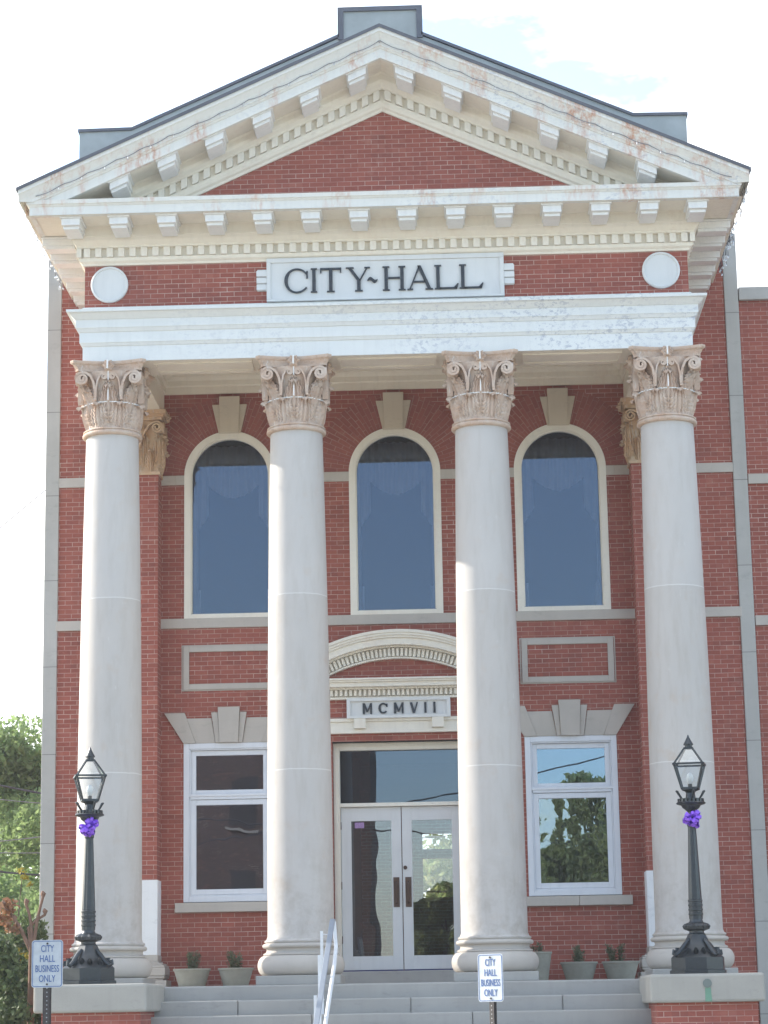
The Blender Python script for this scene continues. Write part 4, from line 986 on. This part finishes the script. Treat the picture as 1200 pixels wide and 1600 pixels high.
def tree(x,y,h,rad,seed,label,n=14000,mat='leaf_green',size=.09,low=.25,group=None):
    rr=random.Random(seed); t=empty('tree',(x,y,GZ),label=label,cat='tree',group=group)
    tr=MB(); tr.tube([(0,0,0),(.1,0,h*.25),(.0,.1,h*.5),(.1,0,h*.8)],[.22,.17,.12,.03],10); cs=[]
    for k in range(11):
        a=rr.uniform(0,2*pi); zz=h*rr.uniform(low,.75); e_=(cos(a)*rad*rr.uniform(.4,.85),sin(a)*rad*rr.uniform(.4,.85),zz+rr.uniform(.2,.22*h)); tr.tube([(0,0,zz*.8),(e_[0]*.5,e_[1]*.5,(zz+e_[2])/2),e_],[.08,.05,.015],6)
    tr.build('trunk','bark',t,smooth=60)
    for k in range(70):
        a=rr.uniform(0,2*pi); zf=rr.uniform(low,1); env=rad*sqrt(max(.05,1-((zf-.55)/.5)**2)); q=env*rr.uniform(.2,.88); cs.append((cos(a)*q,sin(a)*q,h*zf*.93,rad*rr.uniform(.13,.28)))
    leafcloud('crown',mat,t,cs,n,size,seed); return t
tree(-11.0,21,8.9,4.2,11,'leafy green tree left of the city hall, nearest its corner',60000,size=.085,low=.06)
tree(-15.5,32,9.9,4.8,12,'taller pale green tree farther back behind the left corner',24000,mat='leaf_street',size=.15,low=.1)
tree(1.2,31,6.6,3.2,77,'small green tree seen through the door glass and the rear window',12000,mat='leaf_street',size=.14,low=.1)
# shrub and pollarded stems
sh=empty('shrub',(-6.05,-3.2,GZ),label='dark glossy evergreen shrub at the left edge beside the pier',cat='shrub')
rr=random.Random(3); cs=[(rr.uniform(-.8,.8),rr.uniform(-.8,.8),rr.uniform(.3,2.95),rr.uniform(.2,.34)) for k in range(54)]+[(rr.uniform(.60,1.02),rr.uniform(-1.9,-1.6),rr.uniform(.6,2.60),.2) for k in range(20)]
leafcloud('foliage','leaf_dark',sh,cs,17000,.05,33)
mb=MB()
for k in range(7): a=rr.uniform(0,6.28); mb.tube([(0,0,0),(cos(a)*.3,sin(a)*.3,1.2),(cos(a)*.6,sin(a)*.6,2.3)],[.03,.02,.008],6)
mb.build('stem','bark',sh)
my=empty('pollarded_tree',(-5.06,-4.6,GZ),label='bare pruned tree with knobbly reddish stems beside the left sign',cat='tree')
mb=MB()
mb.tube([(0,0,0),(.03,0,1.3),(.04,0,2.5)],[.06,.05,.045],8)
for (dx,zz,kx,top) in ((.02,2.8,-.06,3.12),(.10,2.85,.17,3.22),(-.02,2.75,.20,2.98),(-.1,2.7,-.22,2.9),(-.16,2.8,-.38,3.1)):
    mb.tube([(.04,0,2.4),(dx,.02,zz),((dx+kx)/2,.05,(zz+top)/2),(kx,.05,top-.05),(kx+.005,.05,top),(kx-.01,.05,top+.04)],[.03,.022,.019,.020,.040,.012],8)
mb.build('stem','myrtle_bark',my,smooth=60)
leafcloud('dry_leaves','leaf_red',my,[(-.3,.1,3.05,.14),(-.38,.1,2.9,.13),(-.25,0,2.75,.12)],150,.055,5)
ys=empty('shrub',(-5.88,-2.2,GZ),label='thin yellow leaved shoots rising above the dark shrub',cat='shrub')
mb=MB(); mb.tube([(0,0,0),(.1,0,1.8),(.25,0,3.6)],[.02,.014,.006],6); mb.tube([(.1,0,1.8),(-.2,0,2.7),(-.35,0,2.95)],[.012,.01,.005],6); mb.build('stem','bark',ys)
leafcloud('foliage','leaf_yellow',ys,[(.22,0,3.68,.09),(.30,0,3.58,.07),(.38,0,3.48,.06),(-.3,0,2.95,.1),(-.1,0,2.6,.15),(.35,0,2.5,.16),(.1,.1,2.35,.18),(.62,-1,1.35,.16)],420,.035,6)
# overhead cables left of the building
for (za,zb_,rad,lab) in ((5.18,4.97,.028,'uppermost dark cable crossing before the left tree'),(4.85,4.74,.012,'thin pale cable just under the uppermost one'),(3.87,3.96,.014,'middle cable, the one that climbs towards the building'),(3.60,3.58,.012,'fourth thin cable crossing before the left tree'),(3.16,3.06,.026,'lowest dark cable crossing before the left tree')):
    k_=zb_-za; mb=MB(); mb.tube([(dx,0,k_*dx+.004*dx*dx) for dx in range(-16,12,2)],rad,6)
    o=mb.build('overhead_cable','wire_grey' if rad<.02 else 'wire'); o.location=(-9.4,17.5,(za+zb_)/2); tag(o,lab,'cable','overhead cables')
mb=MB(); mb.tube([(0,0,0),(-.9,0,-.75),(-4,.2,-2.9),(-9,.5,-5.6)],.009,6); o=mb.build('service_wire','wire_grey'); o.location=(-5.76,.3,8.45); tag(o,'thin pale wire running down from the left corner of the building','cable')
for (x0,z0,kk,yy,lab) in ((0,7.62,.2,-50,'thick cable over the street, mirrored in the glass above the doors'),(0,6.1,-.06,-48,'thin cable over the street, mirrored in the door glass')):
    mb=MB(); mb.tube([(dx,0,kk*dx+.002*dx*dx) for dx in range(-16,17,4)],.03,6); o=mb.build('overhead_cable','wire'); o.location=(x0,yy,z0); tag(o,lab,'cable','cables over the street')
# =================================================================== ACROSS THE STREET (seen in the window glass)
bb=empty('brick_building',(-14,-64,GZ),label='brown brick building across the street, seen reflected in the left windows',cat='building')
MB().box(-14,11.0,-8,0,0,13.8).build('wall','brick_far',bb)
MB().box(-14.2,11.25,-8.2,.25,13.8,14.3).build('cornice','limestone',bb,bevel=.03)
wn=MB(); wf=MB()
for i in range(7):
    for j in range(3):
        x=-11.5+i*3.4; z=1.2+j*4.1; wn.box(x-.6,x+.6,-.02,.03,z,z+2.1); wf.box(x-.75,x+.75,-.01,.12,z-.2,z-.1)
wn.build('window','dark_room',bb); wf.build('window_sill','concrete',bb)
for i,(x,y,h,rad) in enumerate(((4.4,-58,8.6,3.2),(8.6,-57,9.2,3.2),(6.9,-60,10.9,4.2),(13,-61,11.6,4.2),(19.5,-63,12.5,4.8),(.2,-66,7.0,2.6))):
    tree(x,y,h,rad,40+i,['small green tree opposite the third column','small green tree in front of the street tree opposite the right window','round green street tree opposite the right window','larger green street tree right of the one opposite the window','tallest green street tree at the far right opposite','small green tree beside the brick building opposite'][i],34000,size=.19,low=.0,mat='leaf_street',group='trees across the street')
# =================================================================== ADDED VEIL (thin volume in place of lens glare)
hz=bpy.data.materials.new('glare_veil'); hz.use_nodes=True; t_=hz.node_tree; t_.nodes.clear(); ho=t_.nodes.new('ShaderNodeOutputMaterial'); pv=t_.nodes.new('ShaderNodeVolumePrincipled')
pv.inputs['Density'].default_value=.0006; pv.inputs['Color'].default_value=(.93,.95,1,1); pv.inputs['Anisotropy'].default_value=.2; t_.links.new(pv.outputs[0],ho.inputs['Volume']); MATS['glare_veil']=hz
hb=MB().box(-405,405,-405,405,GZ-2,15.6).build('veil','glare_veil'); tag(hb,'thin pale haze added to lift the shadows like lens glare',kind='stuff')
print('objects',len(bpy.data.objects))
